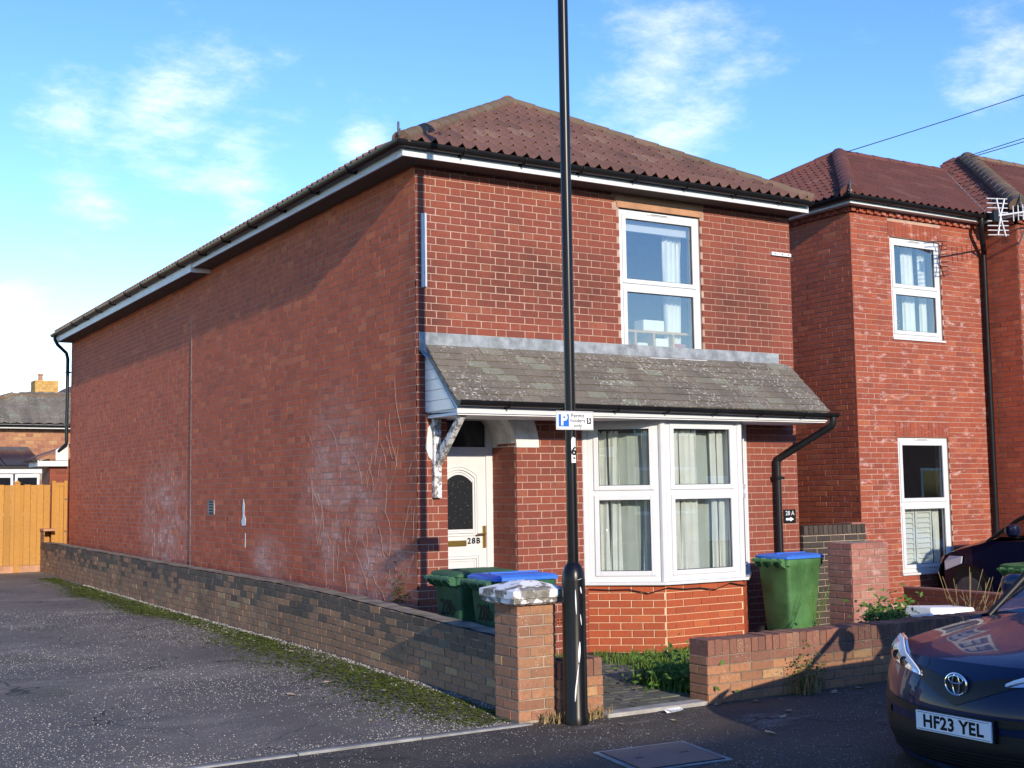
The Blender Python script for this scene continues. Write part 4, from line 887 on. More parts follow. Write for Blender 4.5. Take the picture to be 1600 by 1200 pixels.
MB().box(sx0+.020, sx0+.113, sy-.0012, sy-.0003, sz0+.024, sz0+.116).build('sign_square', 'sign_blue', sg)
words('sign_letter', 'P', .115, textframe((sx0+.068, sy-.0016, sz0+.071), (1, 0, 0)), 'sign_white', sg, .004)
for s_, z in (('Permit', .105), ('holders', .068), ('only', .031)): words('sign_text', s_, .042, textframe((sx0+.192, sy-.0013, sz0+z+.001), (1, 0, 0)), 'ink', sg, .0006, 1.05)
MB().box(sx1-.062, sx1-.024, sy-.0012, sy-.0003, sz0+.046, sz0+.092).build('zone_box', 'ink', sg); words('zone_number', '5', .042, textframe((sx1-.043, sy-.0017, sz0+.070), (1, 0, 0)), 'sign_white', sg, .0015)
for z in (2.185, 2.275): MB().tube([(PX+.045*math.cos(a), PY+.045*math.sin(a), z) for a in (2*math.pi*k/16 for k in range(17))], .005, 6).build('sign_clip', 'aerial_metal', sg)

# ------------------------------------------------------------ wheelie bins
def wheelie(loc, rz, body, lid, label, group, mark=None, sc=.92):
    """two wheeled bin: local x from hinge to front, y width, z up"""
    b = thing('wheelie_bin', label, 'bin', loc, group); M = Matrix.Translation(loc) @ Matrix.Rotation(rz, 4, 'Z') @ Matrix.Diagonal((sc, sc, 1, 1))
    def ringp(z, x0, x1, hw, r=.05):
        pts = []
        for cx_, cy_, a0 in ((x1-r, hw-r, 0), (x0+r, hw-r, 90), (x0+r, -hw+r, 180), (x1-r, -hw+r, 270)):
            pts += [(cx_+r*math.cos(R(a0+k*30)), cy_+r*math.sin(R(a0+k*30)), z) for k in range(4)]
        return pts
    sec = [(.06, .14, .56, .20), (.10, .12, .58, .215), (.50, .085, .625, .245), (.86, .05, .665, .268), (.88, .03, .70, .285), (.94, .03, .70, .285), (.945, .05, .68, .27)]
    m = MB(M); rows = [ringp(z, a, c, h) for z, a, c, h in sec]; rows = [r+r[:1] for r in rows]; m.grid(rows); m.add(rows[0][:-1], [tuple(range(16))[::-1]])
    m.build('bin_body', body, b, smooth=True)
    m = MB(M); ls = [(.948, .02, .715, .292), (.975, .02, .715, .292), (.992, .06, .68, .26), (1.00, .20, .60, .18)]; rows = [ringp(z, a, c, h, .04) for z, a, c, h in ls]; rows = [r+r[:1] for r in rows]; m.grid(rows); m.add(rows[-1][:-1], [tuple(range(16))]); m.add(rows[0][:-1], [tuple(range(16))[::-1]])
    ld = m.build('bin_lid', lid, b, smooth=True)
    MB(M).box(.69, .75, -.10, .10, .955, .975).build('lid_lip', lid, ld, bevel=.006); MB(M).box(.12, .64, -.02, .02, .996, 1.008).build('lid_rib', lid, ld, bevel=.006)
    MB(M).tube([(-.045, -.26, .93), (-.045, .26, .93)], .018, 10).build('hinge_bar', body, b, smooth=True)
    for y in (-.22, -.09, .09, .22): MB(M).prism([(.06, y-.012, .95), (-.062, y-.012, .955), (-.062, y-.012, .91), (-.02, y-.012, .87), (.06, y-.012, .84)], (0, .024, 0)).build('handle_lobe', body, b, bevel=.008)
    for y in (-.27, .27): MB(M).tube([(.13, y-.025, .10), (.13, y+.025, .10)], .10, 18).build('wheel', 'rubber', b)
    MB(M).tube([(.13, -.26, .10), (.13, .26, .10)], .012, 8).build('axle', 'iron', b)
    for y in (-.12, .0, .12):
        for sx in (1,): MB(M).box(.64, .672, y-.006, y+.006, .76, .86).build('rib', body, b)
    for sy_ in (-1, 1):
        for x in (.22, .36, .50): MB(M).prism([(x-.006, sy_*.262, .86), (x+.006, sy_*.262, .86), (x+.006, sy_*.258, .80), (x-.006, sy_*.258, .80)], (0, sy_*.012, 0)).build('rib', body, b)
    if mark: words('painted_number', mark, .20, M @ textframe((.063, .0, .66), (0, -1, 0), (-.10, 0, 1)), 'ink', b, .003)
    return b
wheelie((-.20, -.855, .0), 0, 'bin_green_shaded', 'bin_green_shaded', 'green wheelie bin with green lid near the front door', 'wheelie bins', '28b')
wheelie((-.20, -1.53, .0), R(-2), 'bin_green_shaded', 'bin_blue', 'green wheelie bin with blue lid behind the gate pillar', 'wheelie bins', '28b')
wheelie((3.98, -.66, -.02), R(3), 'bin_green_lit', 'bin_blue', 'green wheelie bin with blue lid beside the bay window', 'wheelie bins', sc=.86)
wheelie((6.74, -1.75, -.2), R(0), 'bin_green_lit', 'bin_green_lit', 'green wheelie bin with green lid in front of the navy car', 'wheelie bins')

# ------------------------------------------------------------ cars
def car(loc, heading, label, paint, c):
    """local x forward (nose at 0), y to the car's left, z up; c holds the heights of this body"""
    root = thing('parked_car', label, 'car', loc); M = Matrix.Translation(loc) @ Matrix.Rotation(heading, 4, 'Z')
    HW, L = c['hw'], c['len']
    def plan(y): return -c['round']*abs(y/HW)**c.get('pe', 2.7)        # nose seen from above
    def roll(z):                                          # nose seen from the side
        if z > c['edge']: return -c['lean']-(z-c['edge'])*1.3
        if z < .34: return -.12*((.34-z)/.2)**1.5
        return -c['lean']*max(0, (z-.52)/(c['edge']-.52))**1.6
    def front(y, z, off=0.0): return (plan(y)+roll(z)+off, y, z)
    def patch(y0, y1, lo, hi, off, mat, name, parent, ny=24, nz=8, thick=.0, bulge=0.0, smooth=True):
        m = MB(M); rows = []
        for j in range(nz+1):
            rows.append([front(y0+(y1-y0)*k/ny, lo(y0+(y1-y0)*k/ny)*(1-j/nz)+hi(y0+(y1-y0)*k/ny)*j/nz, off+bulge*math.sin(math.pi*j/nz)) for k in range(ny+1)])
        m.grid(rows)
        if thick:                                         # rim back to the body so that nothing floats
            b = [rows[0], [r[-1] for r in rows], rows[-1][::-1], [r[0] for r in rows][::-1]]
            for e in b: m.grid([e, [(p[0]-thick, p[1], p[2]) for p in e]])
        return m.build(name, mat, parent, smooth=smooth)
    cst = lambda v: (lambda y: v)
    # nose: chin, bumper, bonnet
    E_ = c['edge']; zb = c['bot']
    edge = lambda y: E_-c['droop']*abs(y/HW)**2
    body = patch(-HW, HW, cst(zb), edge, 0, paint, 'bumper', root, 40, 16)
    def bon(x, y):                                        # bonnet height
        t = min(1, max(0, -x/c['cowl'])); yy = abs(y)/HW
        return edge(y)+(c['zc']-E_)*t**.75-.05*yy**3*t+.012*math.exp(-((yy-.55)/.08)**2)*min(1, t*4)
    m = MB(M); rows = []; ny = 40
    for i in range(17):
        t = i/16; rr = []
        for k in range(ny+1):
            y = -HW+2*HW*k/ny; x0 = plan(y)+roll(edge(y)); x = x0+(-c['cowl']-x0)*t; rr.append((x, y*(1-.02*t), bon(x-x0*(1-t), y)))
        rows.append(rr)
    m.grid(rows); m.build('bonnet', paint, root, smooth=True)
    # flanks
    for s in (-1, 1):
        m = MB(M); rows = []
        for i in range(31):
            t = i/30; x = plan(HW)+roll(edge(HW))+(-L+.25-plan(HW))*t
            zt = bon(x, HW)-.0 if -x < c['cowl'] else c['zc']-.05+.05*min(1, (-x-c['cowl'])/2.2)
            top = (zt if -x >= c['cowl'] else bon(x-(plan(HW)+roll(edge(HW)))*(1-min(1, max(0, (x-(plan(HW)))/(-c['cowl']-plan(HW))))), HW))
            rr = []
            for k, (fz, dy) in enumerate(((0, -.05), (.12, -.005), (.35, .02), (.6, .03), (.8, .015), (1, .0))): rr.append((x, s*(HW*(1-.02*min(1, -x/c['cowl']))+dy*min(1, t*6)), zb+(top-zb)*fz))
            rows.append(rr)
        m.grid(rows); m.build('flank', paint, root, smooth=True)
    # greenhouse
    zc, zr = c['zc'], c['roof']; xc = -c['cowl']; xr0, xr1, xt = xc-c['ws'], -L+1.0, -L+.25; wb, wt = HW*.93, HW*.70
    ws = MB(M); rows = [[(xc+(xr0-xc)*t-.06*(2*k/12-1)**2*(1-.3*t), (wb+(wt-wb)*t)*(2*k/12-1), zc-.02+(zr-zc+.02)*t) for k in range(13)] for t in (i/8 for i in range(9))]
    ws.grid(rows); ws.build('windscreen', 'glass', root, smooth=True)
    rf = MB(M); rf.grid([[(xr0+(xr1-xr0)*t, wt*(2*k/12-1), zr+.05*math.sin(math.pi*min(1, t*.8+.1))*(1-.5*(2*k/12-1)**4)) for k in range(13)] for t in (i/8 for i in range(9))]); rf.build('roof', paint, root, smooth=True)
    MB(M).grid([[(xr1+(xt-xr1)*t, (wt+(wb-wt)*t)*(2*k/8-1), zr+.03*(1-t)+(c['zc']-zr)*t) for k in range(9)] for t in (i/4 for i in range(5))]).build('rear_glass', 'dark_glass', root, smooth=True)
    MB(M).add([(xt, -HW, zb), (xt, HW, zb), (xt, wb, c['zc']), (xt, -wb, c['zc'])], [(0, 1, 2, 3)]).build('tailgate', paint, root)
    for s in (-1, 1):
        MB(M).add([(xc-.12, s*wb, zc-.0), (xt+.1, s*wb, zc), (xr1, s*wt, zr), (xr0, s*wt, zr)], [(0, 1, 2, 3)]).build('side_glass', 'glass', root)
        pil = MB(M); pil.tube([(xc-.02, s*wb*.99, zc-.06), ((xc+xr0)/2-.02, s*(wb+wt)/2*1.005, (zc+zr)/2+.01), (xr0-.02, s*wt, zr+.005)], [.022, .028, .03], 10); pil.build('pillar', 'grille_black', root, smooth=True)
        MB(M).tube([(xr0, s*wt, zr), (xr1, s*wt, zr+.02), (xt+.05, s*wb, zc)], .04, 8).build('roof_rail', paint, root, smooth=True); MB(M).tube([(xc-1.25, s*(wb+.0), zc-.02), (xc-1.2, s*wt, zr)], .035, 8).build('door_pillar', 'grille_black', root)
        MB(M).tube([(xc-.5, s*wb, zc+.0), (xc-.54, s*(HW+.04), zc+.08)], .02, 8).build('mirror_arm', 'grille_black', root)
        mm = MB(M); mm.lathe([(.03, -.08), (.085, -.05), (.10, .0), (.09, .06), (.04, .09)], (xc-.56, s*(HW+.11), zc+.10), 14); mm.build('mirror', paint, root, smooth=True)
        for x in (-c['ax'], -c['ax']-c['wb']):
            arch = MB(M); arch.tube([(x, s*(HW+.012), .33), (x, s*(HW-.2), .33)], .365, 24); arch.build('wheel_arch', 'grille_black', root)
            wh = MB(M); wh.tube([(x, s*(HW+.02), .32), (x, s*(HW-.18), .32)], .315, 26); w2 = wh.build('tyre', 'rubber', root); MB(M).tube([(x, s*(HW+.024), .32), (x, s*(HW+.005), .32)], .21, 20).build('rim', 'iron', w2)
    it = MB(M).box(-L+.4, xc-.1, -HW*.85, HW*.85, zb+.1, c['zc']-.12).build('interior', 'grille_black', root); MB(M).box(xc-1.15, xc-.95, -.62, -.12, c['zc']-.3, zr-.12).box(xc-1.15, xc-.95, .12, .62, c['zc']-.3, zr-.12).build('seat', 'grille_black', root)
    MB(M).box(xc-.5, xc-.05, -HW*.8, HW*.8, c['zc']-.16, c['zc']-.06).build('dashboard', 'grille_black', root, bevel=.03)
    MB(M).box(-L+.3, -.55, -HW+.06, HW-.06, zb-.02, zb+.02).build('underbody', 'grille_black', root)
    return root, M, front, patch, cst, edge
c1 = dict(hw=.89, pe=2.3, len=4.3, round=.43, edge=.80, lean=.10, bot=.17, droop=.02, cowl=1.36, zc=.98, roof=1.50, ws=.80, ax=.85, wb=2.6)
CH = math.pi
cl = Vector((.35, -6.05, -.112)); 
car1, CM, front, patch, cst, edge = car(cl, CH, 'glossy dark blue car parked at the kerb with number plate on show', 'car_paint', c1)
# face of the near car
vy = lambda y: abs(y)/.89
lip_hi = lambda y: .735-.045*math.exp(-(y/.20)**2)+.03*vy(y)
lip_lo = lambda y: .690-.13*max(0, 1-abs(y)/.36)**1.0+.03*vy(y)
patch(-.66, .66, lip_lo, lip_hi, .006, 'grille_black', 'upper_grille', car1, 40, 6, thick=.012)
patch(-.80, .80, lambda y: .20+.03*vy(y), lambda y: .44-.02*vy(y), .008, 'grille_black', 'lower_grille', car1, 40, 6, thick=.014)
for k in range(5): patch(-.70, .70, cst(.225+k*.02), cst(.233+k*.02), .014, 'rubber', 'grille_bar', car1, 24, 1, thick=.008)
patch(-.84, .84, lambda y: .17+.02*vy(y), lambda y: .20+.03*vy(y), .02, 'car_paint', 'splitter', car1, 32, 3, thick=.03)
patch(-.82, .82, lambda y: .47+.02*vy(y), lambda y: .51+.03*vy(y), .012, 'grille_black', 'bumper_crease', car1, 32, 2, thick=.012)
for s in (-1, 1):
    a, b = (.30, .87) if s > 0 else (-.87, -.30)
    inner = lambda y: .695+.055*((abs(y)-.30)/.57); outer = lambda y: .715+.14*min(1, max(0, (abs(y)-.30)/.40))**.8
    patch(a, b, inner, outer, .010, 'chrome', 'headlight_bowl', car1, 16, 5, thick=.02)
    hl = patch(a, b, inner, outer, .024, 'lamp_glass', 'headlight', car1, 16, 5, thick=.016, bulge=.012)
    patch(a, b, lambda y: outer(y)-.016-.055*((abs(y)-.30)/.57), outer, .030, 'plate_white', 'running_light', hl, 16, 3, thick=.01)
    for q in (.50, .64):
        m = MB(CM); ce_ = Vector(front(s*q, .745+.02*(q-.5)/.14, .016)); m.tube([ce_, ce_+Vector((.012, 0, 0))], .032, 14); m.build('lens', 'dark_glass', hl)
    patch(*((.66, .84) if s > 0 else (-.84, -.66)), cst(.36), cst(.46), .010, 'grille_black', 'fog_recess', car1, 8, 3, thick=.012)
pz = .34+.112
px_ = front(0, pz)[0]+.030
def platebox(x, hw_, z0, z1, th, mat, name, par):
    return MB(CM).box(x-th, x, -hw_, hw_, z0, z1).build(name, mat, par, bevel=.001)
plate = platebox(px_, .26, pz-.0555, pz+.0555, .012, 'plate_white', 'number_plate', car1)
words('plate_text', 'HF23 YEL', .098, CM @ textframe((px_+.0012, 0, pz-.002), (0, 1, 0)), 'ink', plate, .0035, 1.06)
for z in (pz-.048, pz+.048): MB(CM).box(px_-.001, px_+.0008, -.25, .25, z-.0012, z+.0012).build('plate_border', 'ink', plate)
MB(CM).box(px_-.05, px_-.013, -.27, .27, pz-.062, pz+.062).build('plate_holder', 'grille_black', car1)
# oval badge
bz = .68; bx_ = front(0, bz)[0]+.018
def oval(ry, rz_, cy=0, cz=0, r=.006): return [(bx_+.006, cy+ry*math.cos(a), bz+cz+rz_*math.sin(a)) for a in (2*math.pi*k/28 for k in range(29))]
bd = MB(CM).tube([(bx_-.02, 0, bz), (bx_, 0, bz)], .066, 24).build('badge_back', 'grille_black', car1)
m = MB(CM); m.tube(oval(.074, .062), .0065, 8, cap=False); m.tube(oval(.024, .058), .005, 8, cap=False); m.tube(oval(.05, .022, 0, .026), .005, 8, cap=False); m.build('badge', 'chrome', bd, smooth=True)
# the navy car on the drive next door
c2 = dict(hw=.86, len=4.2, round=.30, edge=.80, lean=.12, bot=.2, droop=.03, cowl=1.05, zc=1.06, roof=1.50, ws=.85, ax=.82, wb=2.5)
car2, CM2, fr2, patch2, _, edge2 = car(Vector((9.36, 1.14, -.06)), math.pi/2, 'dark navy hatchback parked nose in against the house next door', 'car_paint_navy', c2)
for s in (-1, 1):
    a, b = (.44, .855) if s > 0 else (-.855, -.44)
    lo, hi = (lambda y: .66+.03*abs(y)), (lambda y: .80-.01*abs(y))
    patch2(a, b, lo, hi, .010, 'chrome', 'headlight_bowl', car2, 12, 4, thick=.02); patch2(a, b, lo, hi, .022, 'lamp_glass', 'headlight', car2, 12, 4, thick=.014, bulge=.01)
patch2(-.40, .40, lambda y: .55, lambda y: .68, .008, 'grille_black', 'grille', car2, 16, 3, thick=.012); patch2(-.7, .7, lambda y: .25, lambda y: .42, .008, 'grille_black', 'lower_grille', car2, 16, 3, thick=.012)

MB(CM2).prism([(-.44, .872, .60), (-.72, .882, .70), (-.74, .882, .80), (-.52, .875, .80), (-.43, .870, .72)], (0, .012, 0)).build('side_lamp', 'plate_white', car2, bevel=.01)
# ------------------------------------------------------------ fence, gate and houses behind
FY = 16.12
fc = thing('wooden_fence', 'orange stained close board fence at the end of the alley', 'fence', (-3, FY, .2))
for k in range(44):
    x1 = -.33-k*.128; MB().box(x1-.122, x1, FY+.004*(k % 2), FY+.022+.004*(k % 2), .34, 1.98+random.uniform(-.008, .008)).build('board', 'timber', fc)
MB().box(-6, -.33, FY+.03, FY+.07, .6, .68).box(-6, -.33, FY+.03, FY+.07, 1.6, 1.68).build('rail', 'timber', fc)
for x in (-.97, -2.9, -4.8): MB().box(x-.05, x+.05, FY-.03, FY-.001, .2, 2.02).build('post', 'timber', fc); MB().add([(x-.06, FY-.05, 2.02), (x+.06, FY-.05, 2.02), (x+.06, FY+.05, 2.02), (x-.06, FY+.05, 2.02), (x, FY, 2.08)], [(0, 1, 4), (1, 2, 4), (2, 3, 4), (3, 0, 4), (3, 2, 1, 0)]).build('post_cap', 'timber', fc)
MB().box(-6, -.33, FY-.01, FY+.02, .16, .335).build('gravel_board', 'stone_lintel', fc)
gt = thing('wooden_gate', 'orange stained timber gate against the end of the brick wall', 'gate', (-.16, 16.03, .6))
for a, b, z0, z1, nm in ((-.315, -.245, .30, 2.06, 'gate_post'), (-.075, -.012, .60, 2.06, 'stile')): MB().box(a, b, 15.99, 16.06, z0, z1).build(nm, 'timber', gt)
for k in range(2): MB().box(-.243+k*.083, -.243+k*.083+.080, 16.01, 16.035, .60, 2.01).build('board', 'timber', gt)
MB().box(-.243, -.077, 15.995, 16.009, 1.95, 2.02).build('rail', 'timber', gt)
for z in (1.66, 1.0, .66): MB().box(-.06, -.02, 15.98, 15.99, z, z+.03).build('hinge', 'iron', gt)
ex = thing('rear_extension', 'low brick lean-to with dark tiled roof at the back of the house', 'extension', (1, 18, 0))
c_ = MB().box(-.33, 3, 16.2, 17.0, .2, 2.52).build('wall', 'opp_brick', ex)
B = Bricks(); B.wall(frame((0, 16.195, 0), (1, 0, 0)), -.33, .2, 2.5, 30, c_, 'brick_house', 'stretcher', zmin=.4); B.finish(ex)
MB().prism([(-.62, 16.06, 2.50), (-.62, 17.05, 2.50), (1.0, 17.05, 3.1), (1.0, 16.06, 3.1)], (0, 0, .05)).build('roof', 'roof_tile', ex); MB().box(-.60, -.58, 16.05, 17, 2.36, 2.49).box(-.60, .0, 16.03, 16.05, 2.36, 2.47).build('fascia', 'upvc', ex)
gutter([(-.66, 17.05, 2.5), (-.66, 16.03, 2.5)], .05, ex); MB().prism([(-.05, 16.02, 2.48), (.0, 16.02, 2.48), (.0, 16.02, 2.85), (-.25, 16.02, 2.70), (-.25, 16.02, 2.48)], (0, .02, 0)).build('barge_board', 'upvc', ex)
th = thing('tile_hung_house', 'far house with patterned tile hanging and grey tiled roof', 'house', (-2, 33, 0))
c_ = MB().box(-9, 4.5, 30.05, 38, 0, 3.98).build('wall', 'mortar_mid', th); B = Bricks()
B.wall(frame((0, 30.05, 0), (1, 0, 0)), -3.5, 4.5, 3.96, 9, c_, 'brick_hung', 'stretcher', ch=.115, depth=.03, proud=.012); B.finish(th)
ra = Vector((-1.2, 29.75, 4.02)); Uh = Vector((0, 1.25, .92))
MB().add([(-1.6, 29.8, 3.98), (4.9, 29.8, 3.98), (4.9, 31.1, 4.95), (1.3, 31.1, 4.95), (-1.6, 36, 3.98), (1.3, 34, 4.95), (4.9, 36, 4)], [(0, 1, 2, 3), (0, 3, 5, 4), (3, 2, 6, 5)]).build('roof_deck', 'grey_tile', th)
slope(Vector((-1.2, 29.75, 4.02)), (1, 0, 0), Uh, 6, 1.58, .33, .26, .03, 1, [hipclip(Vector((-1.2, 29.75, 4)), Vector((1.45, 31.1, 5)), Vector((6, 29.8, 0)))], 'slate', th, name='roof_tile')
ridge_run((-1.2, 29.7, 4.05), (1.35, 31.1, 5.0), .12, .4, 'ridge', th); ridge_run((1.35, 31.1, 4.98), (4.9, 31.1, 4.98), .1, .4, 'ridge', th)
MB().box(-9, 4.9, 29.70, 29.72, 3.86, 3.98).build('fascia', 'upvc', th); gutter([(4.9, 29.64, 3.97), (-3, 29.64, 3.97)], .06, th)
cs = thing('conservatory', 'white framed lean-to with dark solar panels on its roof', 'conservatory', (-1, 28, 0))
MB().box(-8, 1.6, 27.0, 30, .2, 2.22).build('wall', 'opp_brick', cs); MB().box(-8, 1.65, 26.9, 26.98, 2.42, 2.56).build('fascia', 'upvc', cs); MB().box(-8, 1.7, 26.84, 26.93, 2.56, 2.64).build('gutter', 'black_plastic', cs)
for k in range(5): MB().add([(1.6-(k+1)*1.05, 26.95, 2.66), (1.57-k*1.05, 26.95, 2.66), (1.57-k*1.05, 29.0, 3.16), (1.6-(k+1)*1.05, 29.0, 3.16)], [(0, 1, 2, 3)]).build('solar_panel', 'solar', cs)
MB().add([(-8, 27, 2.60), (1.65, 27, 2.60), (1.65, 29.9, 3.3), (-8, 29.9, 3.3)], [(0, 1, 2, 3)]).build('roof', 'grey_tile', cs)
for k in range(8): x = 1.5-k*.72; f = MB().box(x-.70, x-.03, 26.96, 26.999, 1.2, 2.40).build('window', 'upvc', cs); MB().box(x-.63, x-.10, 26.95, 26.9595, 1.3, 2.30).build('pane', 'dark_glass', f)
ch = thing('chimney_house', 'distant gabled roof with yellow brick chimney', 'house', (4, 40, 0))
MB().box(1.5, 9, 37.5, 44, 0, 4.3).build('wall', 'opp_brick', ch); MB().prism([(2.2, 37.4, 4.3), (9, 37.4, 4.3), (5.6, 37.4, 6.35)], (0, 7, 0)).build('roof', 'roof_tile', ch)
k_x0, k_x1 = 3.05, 3.85; stk_ = MB().box(k_x0, k_x1, 36.6, 37.4, 3, 6.0).build('chimney_stack', 'buff_brick', ch)
for k in range(9): MB().box(k_x0-.012, k_x1+.012, 36.588, 37.412, 5.25+k*.085, 5.25+k*.085+.07).build('brick_course', 'buff_brick', stk_)
MB().lathe([(.09, 6.0), (.08, 6.2), (.10, 6.22), (.10, 6.27)], (3.3, 37, 0), 12).build('chimney_pot', 'stone_lintel', stk_)

# the terrace across the street, behind the viewer, which shades the road and shows in the glass
def opposite(x0, x1, eav, rdg, label, n):
    h = thing('terrace_house', label, 'house', ((x0+x1)/2, -25, 0)); w_ = MB().box(x0, x1, -29, -21.5, 0, eav).build('wall', 'opp_brick', h)
    MB().add([(x0, -21.2, eav-.05), (x1, -21.2, eav-.05), (x1, -25.5, rdg), (x0, -25.5, rdg), (x0, -29.3, eav-.05), (x1, -29.3, eav-.05)], [(0, 1, 2, 3), (3, 2, 5, 4), (0, 3, 4), (1, 5, 2)]).build('roof', 'roof_tile', h)
    MB().box(x0, x1, -21.22, -21.18, eav-.16, eav-.04).build('fascia', 'upvc', h)
    for k in range(n):
        xx = x0+(k+.5)*(x1-x0)/n
        for z0, z1 in ((.9, 2.4), (3.4, 4.8)): f = MB().box(xx-.6, xx+.6, -21.499, -21.46, z0, z1).build('window', 'upvc', h); MB().box(xx-.5, xx+.5, -21.459, -21.45, z0+.1, z1-.1).build('pane', 'dark_glass', f)
        f = MB().box(xx+1.0, xx+1.9, -21.499, -21.46, 0, 2.1).build('door', 'upvc_old', h)
opposite(-16, 7.2, 5.2, 6.8, 'brick terrace across the street facing the alley mouth', 4); opposite(27.3, 62, 5.2, 6.75, 'third brick terrace across the street beyond the neighbouring drive', 6); opposite(8.4, 27, 5.2, 6.75, 'second brick terrace across the street facing the bay window', 4)

# ------------------------------------------------------------ plants, moss, litter
def patchgrass(name, spots, mat, n, h, sp, label=None, cat=None, kind=None, lean=.5):
    m = MB()
    for c in spots: blades(m, c, n, h, sp, lean=lean)
    o = m.build(name, mat)
    if kind: o['kind'] = kind
    if label: o['label'] = label; o['category'] = cat
    return o
patchgrass('grass', [(2.0+random.uniform(-.35, .45), -.75+random.uniform(-.35, .2), .02) for _ in range(13)]+[(1.55+random.uniform(-.3, .5), -.5+random.uniform(-.3, .3), .02) for _ in range(6)]+[(3.0+random.uniform(-.5, .6), -.75+random.uniform(-.1, .1), .02) for _ in range(10)]+[(1.75+random.uniform(-.2, .3), -1.4+random.uniform(-.3, .3), .02) for _ in range(14)], 'grass', 45, .085, .13, 'short green grass growing between bay window and paving', 'grass', 'stuff', .9)
wd = patchgrass('weed_clump', [(1.35+random.uniform(-.3, .25), -2.45+random.uniform(-.35, .4), .02) for _ in range(30)], 'weed', 36, .20, .12, 'lush weeds spilling over the paving at the end of the front wall', 'weeds', None, .9)
m = MB(); leaves(m, (1.3, -2.5, .06), 420, (.2, .25, .12), .035); m.build('broad_leaves', 'weed', wd)
w2 = patchgrass('weed_clump', [(1.95+random.uniform(-.12, .12), -3.24, .0) for _ in range(6)], 'dry_grass', 9, .22, .08, 'straggly weed at the foot of the front wall', 'weeds', None, .5)
m = MB(); leaves(m, (1.95, -3.23, .03), 330, (.10, .03, .12), .018); m.build('leaves', 'moss', w2)
patchgrass('dry_grass_tuft', [(-.42, -3.1, 0), (-.5, -3.06, .0)], 'dry_grass', 26, .11, .06, 'dry straw coloured grass tuft between gate pillar and lamp post', 'grass', None, .9)
patchgrass('dry_grass_tuft', [(-.19, -3.12, 0), (-.1, -3.1, 0), (-.01, -3.1, 0)], 'dry_grass', 26, .11, .06, 'dry straw coloured grass tuft at the foot of the wall stub', 'grass', None, .9)
iv = thing('ivy_bush', 'leafy green bush growing round the picket edging', 'bush', (3.75, -2.45, 0)); m = MB(); leaves(m, (3.78, -2.45, .28), 1300, (.17, .10, .14), .032); leaves(m, (4.25, -2.48, .22), 500, (.25, .06, .10), .025); m.build('foliage', 'weed', iv); MB().tube([(3.75, -2.45, 0), (3.8, -2.42, .35)], .012, 6).build('stem', 'picket', iv)
pw = thing('tall_weed', 'thin flowering weed in front of the green bin', 'weeds', (3.95, -1.3, 0)); m = MB()
for k in range(9): a = random.uniform(-.5, .5); m.tube([(3.95+.04*k % .1, -1.32, .0), (3.95+.1*math.sin(a*3), -1.33, .35), (3.95+.25*math.sin(a*3), -1.34, random.uniform(.5, .72))], .003, 4)
leaves(m, (3.95, -1.33, .45), 90, (.09, .03, .14), .010); m.build('stems', 'grass', pw)
dg = thing('dry_stalks', 'pale dry stalks standing before the drive wall', 'weeds', (5.9, -1.9, 0)); m = MB()
for k in range(26): a = random.uniform(0, 6.28); b = Vector((5.75+random.uniform(-.25, .25), -1.9+random.uniform(-.1, .1), .05)); m.tube([b, b+Vector((.1*math.cos(a), .1*math.sin(a), .3)), b+Vector((.28*math.cos(a), .2*math.sin(a), random.uniform(.4, .75)))], .003, 4)
m.build('stalks', 'dry_grass', dg)
# moss along the foot of the long wall
m = MB(); rv = random.Random(11)
for _ in range(22000):
    y = rv.uniform(-2.9, 14); w0 = .28+.30*math.sin(y*.9+1)*.4+(.25 if -2 < y < 3 else 0); x = -.60-abs(rv.gauss(.22+.06*math.sin(y*2.1), .17+.08*(y < 3)))
    if rv.random() < .25+.2*math.sin(y*1.7): continue
    z = gz(y)+rv.uniform(.002, .012); s_ = rv.uniform(.010, .024); a = rv.uniform(0, 6.28); ca, sa = math.cos(a)*s_, math.sin(a)*s_
    m.add([(x+ca, y+sa, z), (x-sa, y+ca, z-.004), (x-ca, y-sa, z+.003), (x+sa, y-ca, z)], [(0, 1, 2, 3)])
o = m.build('moss', 'moss'); o['kind'] = 'stuff'; o['label'] = 'green moss strip along the foot of the low wall'; o['category'] = 'moss'
m = MB()
for q in range(26000):
    if q < 4500:
        if q > 2400: continue
        y = rv.uniform(-2.9, 12); x = -.515-abs(rv.gauss(0, .13)); s_ = rv.uniform(.004, .011)
    elif q < 21000: y = -2.95+11*rv.random()**1.6; x = rv.uniform(-4.6, -.6); s_ = rv.uniform(.0025, .0065)
    elif q > 23500: continue
    else: y = rv.uniform(-5.0, -3.08); x = rv.uniform(-3.2, 3.0); s_ = rv.uniform(.002, .005)
    if q >= 4500 and math.sin(x*2.3+y*1.1)+math.sin(y*1.9-x)+rv.uniform(-1.6, 1.6) < -.3: continue
    z = (gz(y)+.012*math.sin(x*1.3+y*.7)*(x < -.8) if y > -3.03 else -.002+.006*math.sin(x*.9+1)*math.sin(y*2))+.001
    m.add([(x-s_, y-s_, z), (x+s_, y-s_*.6, z), (x+s_*.7, y+s_, z), (x-s_*.8, y+s_*.8, z), (x, y, z+s_*.9)], [(0, 1, 4), (1, 2, 4), (2, 3, 4), (3, 0, 4)])
o = m.build('gravel', 'grit'); o['kind'] = 'stuff'; o['label'] = 'loose pale grit scattered along the alley'; o['category'] = 'gravel'
